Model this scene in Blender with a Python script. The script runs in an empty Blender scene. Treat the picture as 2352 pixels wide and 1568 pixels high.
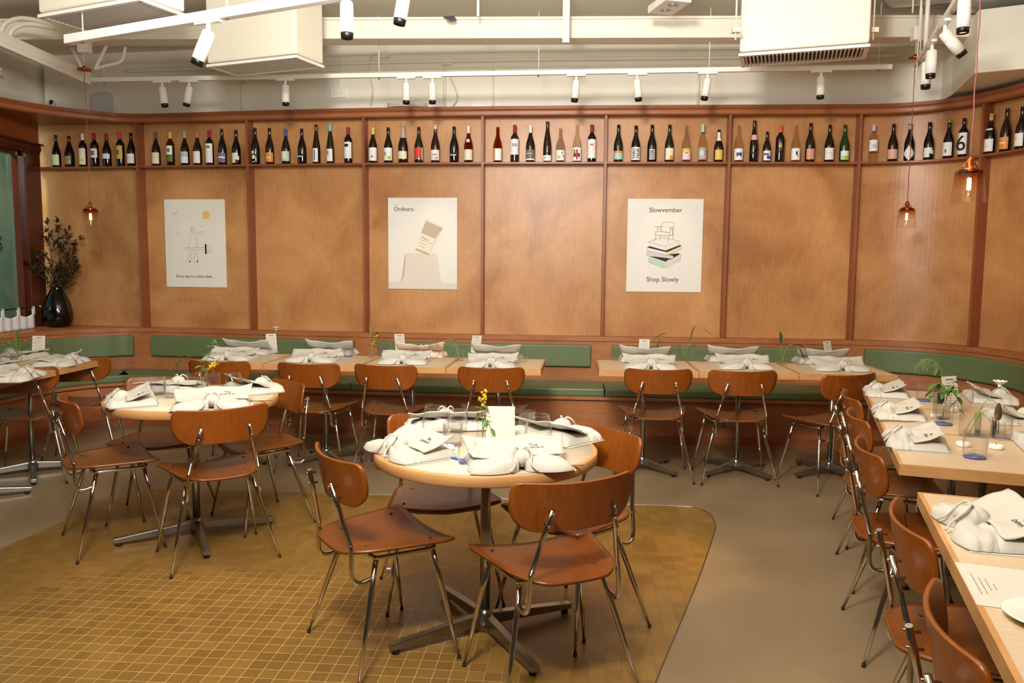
import bpy, math, random
from mathutils import Vector, Matrix, noise
random.seed(7)
C = bpy.context.scene.collection
PI = math.pi
# ------------------------------------------------------------------ camera
F = 1829.0; TH = math.radians(5.59); RO = math.radians(.47); H = 1.462; CX = 1176.0; CY = 784.0
cam = bpy.data.cameras.new('camera'); cam.sensor_width = 36; cam.lens = 36*F/2352; cam.clip_start = 0.05
camo = bpy.data.objects.new('camera', cam); C.objects.link(camo)
camo.matrix_world = Matrix.Translation((0, 0, H)) @ Matrix.Rotation(PI/2-TH, 4, 'X') @ Matrix.Rotation(RO, 4, 'Z')
bpy.context.scene.camera = camo
CR, SR = math.cos(RO), math.sin(RO)
def ray(px, py):
    u = (px-CX)/F; v = (py-CY)/F; u, v = u*CR+v*SR, -u*SR+v*CR; v = -v
    return Vector((u, math.cos(TH)+v*math.sin(TH), -math.sin(TH)+v*math.cos(TH)))
def at(px, py, z=0.0):
    d = ray(px, py); t = (z-H)/d.z
    return Vector((d.x*t, d.y*t, z))
def atY(px, py, Y):
    d = ray(px, py); t = Y/d.y
    return Vector((d.x*t, Y, H+d.z*t))
def proj(p):
    x, y, z = p[0], p[1], p[2]-H
    zc = y*math.cos(TH)-z*math.sin(TH); v = -(y*math.sin(TH)+z*math.cos(TH))/zc; u = x/zc
    return CX+F*(u*CR-v*SR), CY+F*(u*SR+v*CR)
# ------------------------------------------------------------------ view, world, main lights
sc = bpy.context.scene
sc.view_settings.view_transform = 'Standard'; sc.view_settings.look = 'None'
sc.view_settings.gamma = 1; sc.view_settings.use_curve_mapping = False
sc.view_settings.exposure = 0.08
w = bpy.data.worlds.new('world'); sc.world = w; w.use_nodes = True
w.node_tree.nodes['Background'].inputs[0].default_value = (1.0, .86, .70, 1)
w.node_tree.nodes['Background'].inputs[1].default_value = 0.04
def area(name, loc, target, sx, sy, power, col):
    l = bpy.data.lights.new(name, 'AREA'); l.shape = 'RECTANGLE'; l.size = sx; l.size_y = sy; l.energy = power; l.color = col
    o = bpy.data.objects.new(name, l); C.objects.link(o); o.location = loc
    o.rotation_euler = (Vector(target)-Vector(loc)).to_track_quat('-Z', 'Y').to_euler()
    return o
def spot(name, loc, target, power, deg, col=(1, .78, .5), blend=.6, r=.03):
    l = bpy.data.lights.new(name, 'SPOT'); l.energy = power; l.spot_size = math.radians(deg); l.color = col; l.spot_blend = blend; l.shadow_soft_size = r
    o = bpy.data.objects.new(name, l); C.objects.link(o); o.location = loc
    o.rotation_euler = (Vector(target)-Vector(loc)).to_track_quat('-Z', 'Y').to_euler()
    return o
area('flash', (-.5, .6, 3.2), (-.3, 7.2, 2.7), .6, .4, 180, (1, .95, .88))
area('flash_bounce', (-.3, 2.4, 2.35), (-.3, 6.0, 3.6), 1.8, .6, 70, (1, .96, .90))
area('ceiling_bounce', (-.2, 3.75, 3.42), (-.2, 4.3, 0), 4.8, 2.7, 88, (1, .92, .80))
TW = (1, .74, .42)
spot('track_light_beam', (-2.1, 6.1, 2.85), (-2.78, 7.4, 1.66), 14, 24, TW)
spot('track_light_beam', (-.5, 6.0, 2.85), (-.78, 7.1, 1.62), 14, 24, TW)
spot('track_light_beam', (1.2, 5.9, 2.85), (1.34, 6.9, 1.63), 14, 24, TW)
f_ = at(1490, 1290); spot('track_light_beam', (f_.x+.1, f_.y-.2, 3.2), f_, 190, 22, (1, .62, .22), .8)
f_ = at(2230, 985, .75); spot('track_light_beam', (f_.x-.2, f_.y, 3.2), f_, 30, 30, TW, .8)
f_ = at(2300, 1200, .75); spot('track_light_beam', (f_.x-.1, f_.y, 3.2), f_, 22, 34, TW, .8)
f_ = at(490, 960, .8); spot('track_light_beam', (f_.x+.1, f_.y-.3, 3.2), f_, 24, 22, TW, .8)
f_ = at(500, 1400); spot('track_light_beam', (f_.x, f_.y-.2, 3.2), f_, 34, 34, (1, .8, .5), .9)
# ------------------------------------------------------------------ materials
def hexc(r, g, b):
    f = lambda c: (c/255/12.92) if c/255 <= .04045 else ((c/255+.055)/1.055)**2.4
    return (f(r), f(g), f(b), 1)
MATS = {}
def mat(name, rgb=None, rough=.5, metal=0, emit=None, es=0, coat=0, spec=.5, bump=0, bscale=60, var=0, vscale=4, sheen=0):
    if name in MATS: return MATS[name]
    m = bpy.data.materials.new(name); m.use_nodes = True; MATS[name] = m
    nt = m.node_tree; b = nt.nodes['Principled BSDF']
    col = hexc(*rgb)
    b.inputs['Base Color'].default_value = col
    b.inputs['Roughness'].default_value = rough; b.inputs['Metallic'].default_value = metal
    b.inputs['Coat Weight'].default_value = coat; b.inputs['Specular IOR Level'].default_value = spec
    tc = nt.nodes.new('ShaderNodeTexCoord')
    if var:
        n = nt.nodes.new('ShaderNodeTexNoise'); n.inputs['Scale'].default_value = vscale; n.inputs['Detail'].default_value = 4
        nt.links.new(tc.outputs['Object'], n.inputs['Vector'])
        r = nt.nodes.new('ShaderNodeValToRGB')
        r.color_ramp.elements[0].position = .3; r.color_ramp.elements[1].position = .7
        r.color_ramp.elements[0].color = tuple(c*(1-var) for c in col[:3])+(1,)
        r.color_ramp.elements[1].color = tuple(min(1, c*(1+var*.6)) for c in col[:3])+(1,)
        nt.links.new(n.outputs['Fac'], r.inputs['Fac']); nt.links.new(r.outputs['Color'], b.inputs['Base Color'])
    if bump:
        n = nt.nodes.new('ShaderNodeTexNoise'); n.inputs['Scale'].default_value = bscale; n.inputs['Detail'].default_value = 3
        nt.links.new(tc.outputs['Object'], n.inputs['Vector'])
        bp = nt.nodes.new('ShaderNodeBump'); bp.inputs['Strength'].default_value = bump; bp.inputs['Distance'].default_value = .01
        nt.links.new(n.outputs['Fac'], bp.inputs['Height']); nt.links.new(bp.outputs['Normal'], b.inputs['Normal'])
    if emit: b.inputs['Emission Color'].default_value = hexc(*emit); b.inputs['Emission Strength'].default_value = es
    return m
def wood(name, dark, mid, light, scale=(6, 6, .7), rough=.4, coat=.0, big=1.3, fine=.35, coord='Object', spec=.5, per=False, spread=(.3, .55, .8)):
    """grain streaks stretched along one axis over soft cloudy figure"""
    m = bpy.data.materials.new(name); m.use_nodes = True; MATS[name] = m
    nt = m.node_tree; b = nt.nodes['Principled BSDF']; L = nt.links.new
    b.inputs['Roughness'].default_value = rough; b.inputs['Coat Weight'].default_value = coat; b.inputs['Coat Roughness'].default_value = .25
    b.inputs['Specular IOR Level'].default_value = spec
    tc = nt.nodes.new('ShaderNodeTexCoord'); mp = nt.nodes.new('ShaderNodeMapping'); mp.inputs['Scale'].default_value = scale
    L(tc.outputs[coord], mp.inputs['Vector'])
    if per:
        oi = nt.nodes.new('ShaderNodeObjectInfo'); va = nt.nodes.new('ShaderNodeVectorMath'); va.operation = 'ADD'
        sc_ = nt.nodes.new('ShaderNodeVectorMath'); sc_.operation = 'SCALE'; sc_.inputs['Scale'].default_value = 30
        cb = nt.nodes.new('ShaderNodeCombineXYZ'); L(oi.outputs['Random'], cb.inputs[0]); L(oi.outputs['Random'], cb.inputs[2])
        L(cb.outputs[0], sc_.inputs[0]); L(sc_.outputs[0], va.inputs[0]); L(tc.outputs[coord], va.inputs[1]); L(va.outputs[0], mp.inputs['Vector'])
    n1 = nt.nodes.new('ShaderNodeTexNoise'); n1.inputs['Scale'].default_value = 9; n1.inputs['Detail'].default_value = 5; n1.inputs['Distortion'].default_value = .4
    L(mp.outputs[0], n1.inputs['Vector'])
    n2 = nt.nodes.new('ShaderNodeTexNoise'); n2.inputs['Scale'].default_value = big; n2.inputs['Detail'].default_value = 6; n2.inputs['Roughness'].default_value = .62
    n2.inputs['Distortion'].default_value = .6
    L(tc.outputs[coord], n2.inputs['Vector'])
    mx = nt.nodes.new('ShaderNodeMix'); mx.data_type = 'FLOAT'; mx.inputs['Factor'].default_value = fine
    L(n2.outputs['Fac'], mx.inputs[2]); L(n1.outputs['Fac'], mx.inputs[3])
    r = nt.nodes.new('ShaderNodeValToRGB'); e = r.color_ramp.elements
    e[0].position = spread[0]; e[0].color = hexc(*dark); e[1].position = spread[2]; e[1].color = hexc(*light)
    x = e.new(spread[1]); x.color = hexc(*mid)
    L(mx.outputs[0], r.inputs['Fac']); L(r.outputs['Color'], b.inputs['Base Color'])
    bp = nt.nodes.new('ShaderNodeBump'); bp.inputs['Strength'].default_value = .04; bp.inputs['Distance'].default_value = .01
    L(n1.outputs['Fac'], bp.inputs['Height']); L(bp.outputs[0], b.inputs['Normal'])
    return m
wood('plywood', (162, 108, 62), (190, 136, 84), (206, 154, 102), scale=(8, 8, .9), rough=.38, big=1.7, fine=.2, spread=(.33, .5, .66))
wood('bench_wood', (140, 82, 46), (166, 104, 62), (184, 124, 80), scale=(.8, .8, 8), rough=.4, big=1.6, spread=(.3, .5, .7))
wood('fin_wood', (128, 70, 38), (146, 82, 48), (162, 96, 58), rough=.4)
wood('cornice_wood', (140, 80, 46), (166, 102, 62), (184, 120, 76), scale=(.7, .7, 8), rough=.4)
wood('window_wood', (66, 22, 10), (84, 32, 16), (104, 44, 22), rough=.22, coat=.3)
wood('header_wood', (120, 56, 20), (140, 70, 28), (156, 82, 36), rough=.35)
wood('chair_wood', (104, 50, 8), (130, 66, 12), (150, 80, 20), scale=(14, 3, 1.2), rough=.36, coat=.08, big=2.5, fine=.5, per=True, spread=(.3, .52, .72))
wood('chair_seat_wood', (94, 47, 6), (118, 60, 10), (136, 74, 15), scale=(14, 1.4, 3), rough=.34, coat=.08, big=2.5, fine=.5, per=True, spread=(.3, .52, .72))
wood('oak_edge', (170, 118, 66), (194, 144, 90), (212, 164, 110), scale=(1.2, 1.2, 14), rough=.45, big=3)
wood('oak_top', (196, 172, 140), (206, 184, 152), (216, 196, 166), scale=(1.0, 16, 1), rough=.35, big=2, fine=.6)
mat('laminate', (212, 196, 170), .32, var=.05, vscale=3)
mat('cream', (240, 236, 220), .6, bump=.06, bscale=40)
mat('cream_wrap', (240, 234, 216), .5, bump=.25, bscale=14)
mat('cream_metal', (236, 232, 220), .35)
mat('white_metal', (245, 243, 238), .3)
mat('grille', (222, 216, 204), .5)
mat('grille_dark', (84, 74, 60), .7)
mat('black', (14, 13, 12), .35)
mat('black_gloss', (10, 8, 8), .12)
mat('rubber', (24, 22, 20), .7)
mat('chrome', (205, 200, 190), .09, metal=1)
mat('steel', (160, 158, 152), .28, metal=1)
mat('copper', (200, 105, 60), .22, metal=1)
mat('cord_copper', (140, 84, 70), .7)
mat('green_vinyl', (100, 116, 78), .42, bump=.12, bscale=9, var=.05)
mat('linen', (194, 189, 177), .85, bump=.35, bscale=26)
mat('linen_pink', (226, 204, 184), .85, bump=.35, bscale=26)
mat('paper', (206, 200, 186), .7)
mat('print_ink', (60, 58, 58), .7)
mat('blue_ink', (40, 60, 130), .7)
mat('poster', (232, 230, 224), .45)
mat('poster_ink', (70, 64, 62), .6)
mat('poster_black', (30, 24, 24), .6)
mat('poster_sun', (236, 196, 110), .6)
mat('poster_grey', (190, 176, 160), .6)
mat('poster_pale', (222, 214, 202), .6)
mat('poster_beige', (238, 226, 206), .6)
mat('poster_mint', (184, 214, 196), .6)
mat('poster_lilac', (212, 204, 208), .6)
mat('poster_yellow', (240, 214, 160), .6)
mat('leaf', (74, 110, 40), .5); mat('leaf_pale', (120, 150, 90), .5); mat('leaf_dark', (50, 60, 24), .6)
mat('dry_leaf', (74, 58, 26), .7, var=.3, vscale=10); mat('twig', (86, 58, 30), .7)
mat('yellow_flower', (220, 165, 20), .6); mat('white_flower', (244, 238, 220), .6)
mat('stem', (128, 150, 60), .5)
mat('wax', (245, 240, 225), .5)
mat('blue_glass', (84, 98, 160), .1)
mat('window_outside', (170, 190, 168), .6); mat('outside_dark', (60, 66, 62), .6)
mat('curtain', (236, 238, 244), .8)
mat('plate', (240, 234, 220), .2)
def glass(name, tint=(1, 1, 1), trans=.93, rough=.02, ior=1.45):
    m = bpy.data.materials.new(name); m.use_nodes = True; MATS[name] = m
    nt = m.node_tree; nt.nodes.clear(); L = nt.links.new
    o = nt.nodes.new('ShaderNodeOutputMaterial'); t = nt.nodes.new('ShaderNodeBsdfTransparent'); g = nt.nodes.new('ShaderNodeBsdfGlossy')
    f = nt.nodes.new('ShaderNodeLayerWeight'); f.inputs['Blend'].default_value = .35
    t.inputs['Color'].default_value = (tint[0]*trans, tint[1]*trans, tint[2]*trans, 1); g.inputs['Roughness'].default_value = rough
    mr = nt.nodes.new('ShaderNodeMapRange'); mr.inputs[1].default_value = 0; mr.inputs[2].default_value = 1; mr.inputs[3].default_value = .05; mr.inputs[4].default_value = .85
    mx = nt.nodes.new('ShaderNodeMixShader'); L(f.outputs['Facing'], mr.inputs[0]); 
    pw = nt.nodes.new('ShaderNodeMath'); pw.operation = 'POWER'; pw.inputs[1].default_value = 2.2; L(mr.outputs[0], pw.inputs[0])
    L(pw.outputs[0], mx.inputs[0]); L(t.outputs[0], mx.inputs[1]); L(g.outputs[0], mx.inputs[2]); L(mx.outputs[0], o.inputs[0])
    return m
glass('glass', trans=.985); glass('clear_bottle', (1, .97, .9), .88); glass('frost_bottle', (1, .93, .86), .8, .3)
glass('amber_glass', (.75, .38, .08), .8); glass('gold_glass', (.62, .5, .12), .75); glass('green_glass', (.05, .4, .08), .6)
glass('window_glass', (.9, 1, .95), .95)
mat('bottle_dark', (12, 9, 7), .08, coat=.5); mat('bottle_brown', (30, 12, 4), .08, coat=.5); mat('bottle_olive', (26, 28, 8), .08, coat=.5); mat('bottle_green', (10, 60, 16), .08, coat=.5)
mat('bottle_plum', (40, 12, 12), .08, coat=.5)
# pendant glass: smoked brown at the top fading to clear, in object space
def pendant_glass():
    m = glass('pendant_glass'); nt = m.node_tree; L = nt.links.new
    tc = nt.nodes.new('ShaderNodeTexCoord'); s = nt.nodes.new('ShaderNodeSeparateXYZ'); r = nt.nodes.new('ShaderNodeValToRGB')
    mr = nt.nodes.new('ShaderNodeMapRange'); mr.inputs[1].default_value = 0; mr.inputs[2].default_value = .14
    L(tc.outputs['Object'], s.inputs[0]); L(s.outputs[2], mr.inputs[0]); L(mr.outputs[0], r.inputs[0])
    e = r.color_ramp.elements; e[0].position = .40; e[0].color = (.96, .92, .86, 1); e[1].position = .98; e[1].color = (.30, .14, .06, 1)
    x = e.new(.72); x.color = (.88, .62, .34, 1)
    t = [n for n in nt.nodes if n.type == 'BSDF_TRANSPARENT'][0]; L(r.outputs[0], t.inputs['Color'])
pendant_glass()
mat('filament', (255, 190, 90), emit=(255, 190, 90), es=40)
mat('bulb_glow', (255, 170, 70), emit=(255, 150, 50), es=6)
mat('lamp_glow', (255, 210, 140), emit=(255, 200, 120), es=6)
# concrete floor and tiles
def floor_mat():
    m = mat('concrete', (150, 128, 98), .38); nt = m.node_tree; L = nt.links.new; b = nt.nodes['Principled BSDF']
    tc = nt.nodes.new('ShaderNodeTexCoord'); n = nt.nodes.new('ShaderNodeTexNoise'); n.inputs['Scale'].default_value = 1.3; n.inputs['Detail'].default_value = 8; n.inputs['Roughness'].default_value = .6
    L(tc.outputs['Object'], n.inputs['Vector']); r = nt.nodes.new('ShaderNodeValToRGB'); e = r.color_ramp.elements
    e[0].position = .3; e[0].color = hexc(116, 98, 72); e[1].position = .7; e[1].color = hexc(140, 120, 92)
    L(n.outputs['Fac'], r.inputs[0]); L(r.outputs[0], b.inputs['Base Color'])
    mr = nt.nodes.new('ShaderNodeMapRange'); mr.inputs[3].default_value = .28; mr.inputs[4].default_value = .5; L(n.outputs['Fac'], mr.inputs[0]); L(mr.outputs[0], b.inputs['Roughness'])
floor_mat()
def tile_mat():
    m = bpy.data.materials.new('ochre_tile'); m.use_nodes = True; MATS['ochre_tile'] = m
    nt = m.node_tree; b = nt.nodes['Principled BSDF']; L = nt.links.new
    tc = nt.nodes.new('ShaderNodeTexCoord'); mp = nt.nodes.new('ShaderNodeMapping'); mp.vector_type = 'TEXTURE'; mp.inputs['Location'].default_value = (-1.142, 3.309, 0); mp.inputs['Rotation'].default_value = (0, 0, -.084)
    L(tc.outputs['Object'], mp.inputs[0])
    br = nt.nodes.new('ShaderNodeTexBrick'); br.offset = 0; br.squash = 1; br.inputs['Scale'].default_value = 1
    br.inputs['Brick Width'].default_value = .0612; br.inputs['Row Height'].default_value = .0612; br.inputs['Mortar Size'].default_value = .0009; br.inputs['Mortar Smooth'].default_value = .2
    br.inputs['Color1'].default_value = hexc(138, 104, 46); br.inputs['Color2'].default_value = hexc(122, 90, 38)
    L(mp.outputs[0], br.inputs['Vector'])
    # grout: dark in places, pale where the floor's lit sheen is painted into its colour
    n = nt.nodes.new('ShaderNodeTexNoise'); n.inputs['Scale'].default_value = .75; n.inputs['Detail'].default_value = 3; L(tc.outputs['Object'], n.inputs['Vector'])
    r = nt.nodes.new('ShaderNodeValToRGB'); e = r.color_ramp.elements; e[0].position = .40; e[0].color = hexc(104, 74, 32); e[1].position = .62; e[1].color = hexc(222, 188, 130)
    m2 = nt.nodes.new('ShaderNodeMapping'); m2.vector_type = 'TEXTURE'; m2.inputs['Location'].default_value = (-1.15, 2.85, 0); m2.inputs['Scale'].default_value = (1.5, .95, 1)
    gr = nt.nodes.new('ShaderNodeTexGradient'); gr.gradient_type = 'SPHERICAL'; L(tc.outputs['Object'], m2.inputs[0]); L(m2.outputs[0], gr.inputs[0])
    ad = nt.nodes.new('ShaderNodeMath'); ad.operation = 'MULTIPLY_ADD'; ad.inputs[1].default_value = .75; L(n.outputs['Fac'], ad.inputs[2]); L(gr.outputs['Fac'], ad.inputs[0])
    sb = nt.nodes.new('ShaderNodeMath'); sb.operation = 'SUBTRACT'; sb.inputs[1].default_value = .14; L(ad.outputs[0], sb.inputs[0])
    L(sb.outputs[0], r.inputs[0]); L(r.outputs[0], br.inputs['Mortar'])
    n3 = nt.nodes.new('ShaderNodeTexNoise'); n3.inputs['Scale'].default_value = 2.2; n3.inputs['Detail'].default_value = 5; L(tc.outputs['Object'], n3.inputs['Vector'])
    mx = nt.nodes.new('ShaderNodeMix'); mx.data_type = 'RGBA'; mx.blend_type = 'MULTIPLY'; mx.inputs[0].default_value = .6
    r3 = nt.nodes.new('ShaderNodeValToRGB'); r3.color_ramp.elements[0].position = .3; r3.color_ramp.elements[0].color = (.7, .7, .7, 1); r3.color_ramp.elements[1].position = .7
    L(n3.outputs['Fac'], r3.inputs[0]); L(br.outputs['Color'], mx.inputs[6]); L(r3.outputs[0], mx.inputs[7]); L(mx.outputs[2], b.inputs['Base Color'])
    b.inputs['Roughness'].default_value = .33
    bp = nt.nodes.new('ShaderNodeBump'); bp.inputs['Strength'].default_value = .3; bp.inputs['Distance'].default_value = .002; bp.invert = True
    L(br.outputs['Fac'], bp.inputs['Height']); L(bp.outputs[0], b.inputs['Normal'])
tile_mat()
M = MATS
# ------------------------------------------------------------------ mesh helpers
class MB:
    def __init__(s): s.v = []; s.f = []; s.sm = []
    def add(s, vs, fs, smooth=False):
        o = len(s.v); s.v += [tuple(v) for v in vs]; s.f += [tuple(i+o for i in f) for f in fs]; s.sm += [smooth]*len(fs); return s
    def box(s, c, d, rz=0, M4=None):
        hx, hy, hz = d[0]/2, d[1]/2, d[2]/2; R = Matrix.Rotation(rz, 3, 'Z')
        vs = []
        for z in (-hz, hz):
            for x, y in ((-hx, -hy), (hx, -hy), (hx, hy), (-hx, hy)):
                p = R @ Vector((x, y, z)) + Vector(c); vs.append(M4 @ p if M4 else p)
        return s.add(vs, [(3, 2, 1, 0), (4, 5, 6, 7), (0, 1, 5, 4), (1, 2, 6, 5), (2, 3, 7, 6), (3, 0, 4, 7)])
    def beam(s, a, b, w1, h1, up=(0, 0, 1), w2=None, h2=None):
        a = Vector(a); b = Vector(b); d = (b-a).normalized(); x = d.cross(Vector(up)).normalized(); u = x.cross(d).normalized()
        w2 = w2 or w1; h2 = h2 or h1; vs = []
        for p, ww, hh in ((a, w1, h1), (b, w2, h2)):
            for i, j in ((-1, -1), (1, -1), (1, 1), (-1, 1)): vs.append(p+x*ww/2*i+u*hh/2*j)
        return s.add(vs, [(0, 1, 2, 3), (7, 6, 5, 4), (4, 5, 1, 0), (5, 6, 2, 1), (6, 7, 3, 2), (7, 4, 0, 3)])
    def prism(s, poly, z0, z1):
        n = len(poly); a = sum(poly[i][0]*poly[(i+1) % n][1]-poly[(i+1) % n][0]*poly[i][1] for i in range(n))
        if a < 0: poly = poly[::-1]
        vs = [(p[0], p[1], z0) for p in poly]+[(p[0], p[1], z1) for p in poly]
        fs = [tuple(range(n-1, -1, -1)), tuple(range(n, 2*n))]+[(i, (i+1) % n, n+(i+1) % n, n+i) for i in range(n)]
        return s.add(vs, fs)
    def tube(s, pts, r, seg=10, caps=True):
        pts = [Vector(p) for p in pts]; n = len(pts); rs = r if isinstance(r, (list, tuple)) else [r]*n
        vs = []; prev = None
        for i, p in enumerate(pts):
            t = (pts[min(i+1, n-1)]-pts[max(i-1, 0)])
            t = t.normalized() if t.length > 1e-9 else Vector((0, 0, 1))
            if prev is None:
                x = t.cross(Vector((0, 0, 1)) if abs(t.z) < .9 else Vector((1, 0, 0))).normalized()
            else:
                x = (prev-t*prev.dot(t)).normalized()
            prev = x; y = t.cross(x)
            for k in range(seg):
                a = 2*PI*k/seg; vs.append(p+(x*math.cos(a)+y*math.sin(a))*rs[i])
        fs = [(i*seg+k, i*seg+(k+1) % seg, (i+1)*seg+(k+1) % seg, (i+1)*seg+k) for i in range(n-1) for k in range(seg)]
        s.add(vs, fs, True)
        if caps:
            o = len(s.v)-len(vs)
            s.f += [tuple(o+k for k in range(seg-1, -1, -1)), tuple(o+(n-1)*seg+k for k in range(seg))]; s.sm += [False]*2
        return s
    def lathe(s, prof, seg=24, c=(0, 0, 0), M4=None):
        vs = []
        for r, z in prof:
            for k in range(seg):
                a = 2*PI*k/seg; p = Vector((c[0]+r*math.cos(a), c[1]+r*math.sin(a), c[2]+z)); vs.append(M4 @ p if M4 else p)
        n = len(prof)
        fs = [(i*seg+k, i*seg+(k+1) % seg, (i+1)*seg+(k+1) % seg, (i+1)*seg+k) for i in range(n-1) for k in range(seg)]
        return s.add(vs, fs, True)
    def ball(s, c, r, seg=12, rings=8, M4=None, fn=None):
        vs = []
        for i in range(rings+1):
            ph = PI*i/rings
            for k in range(seg):
                a = 2*PI*k/seg; d = Vector((math.sin(ph)*math.cos(a), math.sin(ph)*math.sin(a), -math.cos(ph)))
                q = fn(d) if fn else 1
                rr = r if isinstance(r, (tuple, list)) else (r, r, r)
                p = Vector((d.x*rr[0]*q, d.y*rr[1]*q, d.z*rr[2]*q))+Vector(c); vs.append(M4 @ p if M4 else p)
        fs = [(i*seg+k, i*seg+(k+1) % seg, (i+1)*seg+(k+1) % seg, (i+1)*seg+k) for i in range(rings) for k in range(seg)]
        return s.add(vs, fs, True)
    def grid(s, fn, nu, nv, close=False, smooth=True):
        vs = [fn(i/nu, j/nv) for j in range(nv+1) for i in range(nu+1)]
        fs = [(j*(nu+1)+i, j*(nu+1)+i+1, (j+1)*(nu+1)+i+1, (j+1)*(nu+1)+i) for j in range(nv) for i in range(nu)]
        return s.add(vs, fs, smooth)
    def slab(s, fn, nu, nv, off):
        """sheet fn(u,v)->(top point); off(u,v)->vector to bottom face; closed rim"""
        top = [Vector(fn(i/nu, j/nv)) for j in range(nv+1) for i in range(nu+1)]
        bot = [top[j*(nu+1)+i]+Vector(off(i/nu, j/nv)) for j in range(nv+1) for i in range(nu+1)]
        n = len(top); W = nu+1
        fs = [(j*W+i, j*W+i+1, (j+1)*W+i+1, (j+1)*W+i) for j in range(nv) for i in range(nu)]
        fb = [tuple(n+q for q in f[::-1]) for f in fs]
        s.add(top+bot, fs+fb, True); o = len(s.v)-2*n
        rim = [i for i in range(W)]+[j*W+nu for j in range(1, nv+1)]+[nv*W+i for i in range(nu-1, -1, -1)]+[j*W for j in range(nv-1, 0, -1)]
        k = len(rim)
        s.f += [(o+rim[(a+1) % k], o+rim[a], o+n+rim[a], o+n+rim[(a+1) % k]) for a in range(k)]; s.sm += [True]*k
        return s
    def build(s, name, m, parent=None, loc=None, rz=0, bevel=0):
        me = bpy.data.meshes.new(name); me.from_pydata(s.v, [], s.f); me.materials.append(m if not isinstance(m, str) else M[m])
        me.polygons.foreach_set('use_smooth', s.sm); me.update()
        o = bpy.data.objects.new(name, me); C.objects.link(o)
        if parent: o.parent = parent
        if loc is not None: o.location = loc
        o.rotation_euler = (0, 0, rz)
        if bevel:
            b = o.modifiers.new('bevel', 'BEVEL'); b.width = bevel; b.segments = 2; b.limit_method = 'ANGLE'; b.angle_limit = math.radians(50)
        return o
def tag(o, label=None, cat=None, group=None, kind=None):
    if label: o['label'] = label
    if cat: o['category'] = cat
    if group: o['group'] = group
    if kind: o['kind'] = kind
    return o
def struct(o): o['kind'] = 'structure'; return o
def thing(name, label, cat, loc=(0, 0, 0), rz=0, group=None):
    o = bpy.data.objects.new(name, None); C.objects.link(o); o.empty_display_size = .05
    o.location = loc; o.rotation_euler = (0, 0, rz); return tag(o, label, cat, group)
KIDS = {}
def copy_tree(o, parent=None):
    c = o.copy(); C.objects.link(c)
    if parent: c.parent = parent
    for ch in [x for x in ALL_CHILDREN(o)]: copy_tree(ch, c)
    return c
def ALL_CHILDREN(o): return list(o.children)
def place(proto, first, loc, rz, label, group=None, scale=None):
    """first use moves the prototype itself, later uses copy it with its parts"""
    o = proto if first else copy_tree(proto)
    o.location = loc; o.rotation_euler = (0, 0, rz); o['label'] = label
    if group: o['group'] = group
    if scale: o.scale = (scale,)*3 if isinstance(scale, (int, float)) else scale
    return o
class Proto:
    def __init__(s, make): s.make = make; s.o = None
    def put(s, loc, rz, label, group=None, scale=None):
        first = s.o is None
        if first: s.o = s.make()
        return place(s.o, first, loc, rz, label, group, scale)
def text_mesh(body, size, name, m, parent, loc=(0, 0, 0), rot=(0, 0, 0), align='CENTER', depth=.0004, label=None, bold=0.0):
    cu = bpy.data.curves.new(name, 'FONT'); cu.body = body; cu.size = size; cu.align_x = align; cu.align_y = 'CENTER'; cu.extrude = depth; cu.offset = bold
    t = bpy.data.objects.new('tmp', cu); C.objects.link(t); bpy.context.view_layer.update()
    me = bpy.data.meshes.new_from_object(t.evaluated_get(bpy.context.evaluated_depsgraph_get())); bpy.data.objects.remove(t)
    me.materials.clear(); me.materials.append(M[m]); o = bpy.data.objects.new(name, me); C.objects.link(o)
    o.parent = parent; o.location = loc; o.rotation_euler = rot
    if label: o['label'] = label
    return o
def smooth_path(pts, n=8):
    pts = [Vector(p) for p in pts]; out = []
    P = [2*pts[0]-pts[1]]+pts+[2*pts[-1]-pts[-2]]
    for i in range(1, len(P)-2):
        p0, p1, p2, p3 = P[i-1], P[i], P[i+1], P[i+2]
        for k in range(n):
            t = k/n; out.append(.5*((2*p1)+(p2-p0)*t+(2*p0-5*p1+4*p2-p3)*t*t+(-p0+3*p1-3*p2+p3)*t**3))
    out.append(pts[-1]); return out
# ------------------------------------------------------------------ wall curves (x, y) plan of the fin fronts
MAIN = [(-3.435, 7.44), (-2.374, 7.257), (-1.303, 7.083), (-.27, 6.967), (.772, 6.88), (1.814, 6.813), (2.60, 6.76), (2.90, 6.74), (3.20, 6.67), (3.45, 6.50), (3.62, 6.22), (3.70, 5.88), (3.66, 5.5), (3.42, 4.7), (3.15, 3.9), (2.7, 2.6), (2.5, 2.0)]
IW0 = Vector((-3.435, 7.44, 0))
Wc = smooth_path([(p[0], p[1], 0) for p in [(-4.55, 7.632)]+MAIN], 10)
Fc = smooth_path([(p[0], p[1], 0) for p in [(-4.42, 3.0), (-4.42, 5.0), (-4.38, 6.1), (-4.28, 6.66), (-4.06, 7.06), (-3.78, 7.30)]+MAIN], 10)
def normals(c):
    out = []
    for i in range(len(c)):
        t = (c[min(i+1, len(c)-1)]-c[max(i-1, 0)]).normalized(); out.append(Vector((t.y, -t.x, 0)))   # pointing into the room
    return out
Wn = normals(Wc); Fn = normals(Fc)
def off(c, n, d): return [c[i]+n[i]*d for i in range(len(c))]
def px_of(c, z): return [proj((p.x, p.y, z))[0] for p in c]
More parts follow.
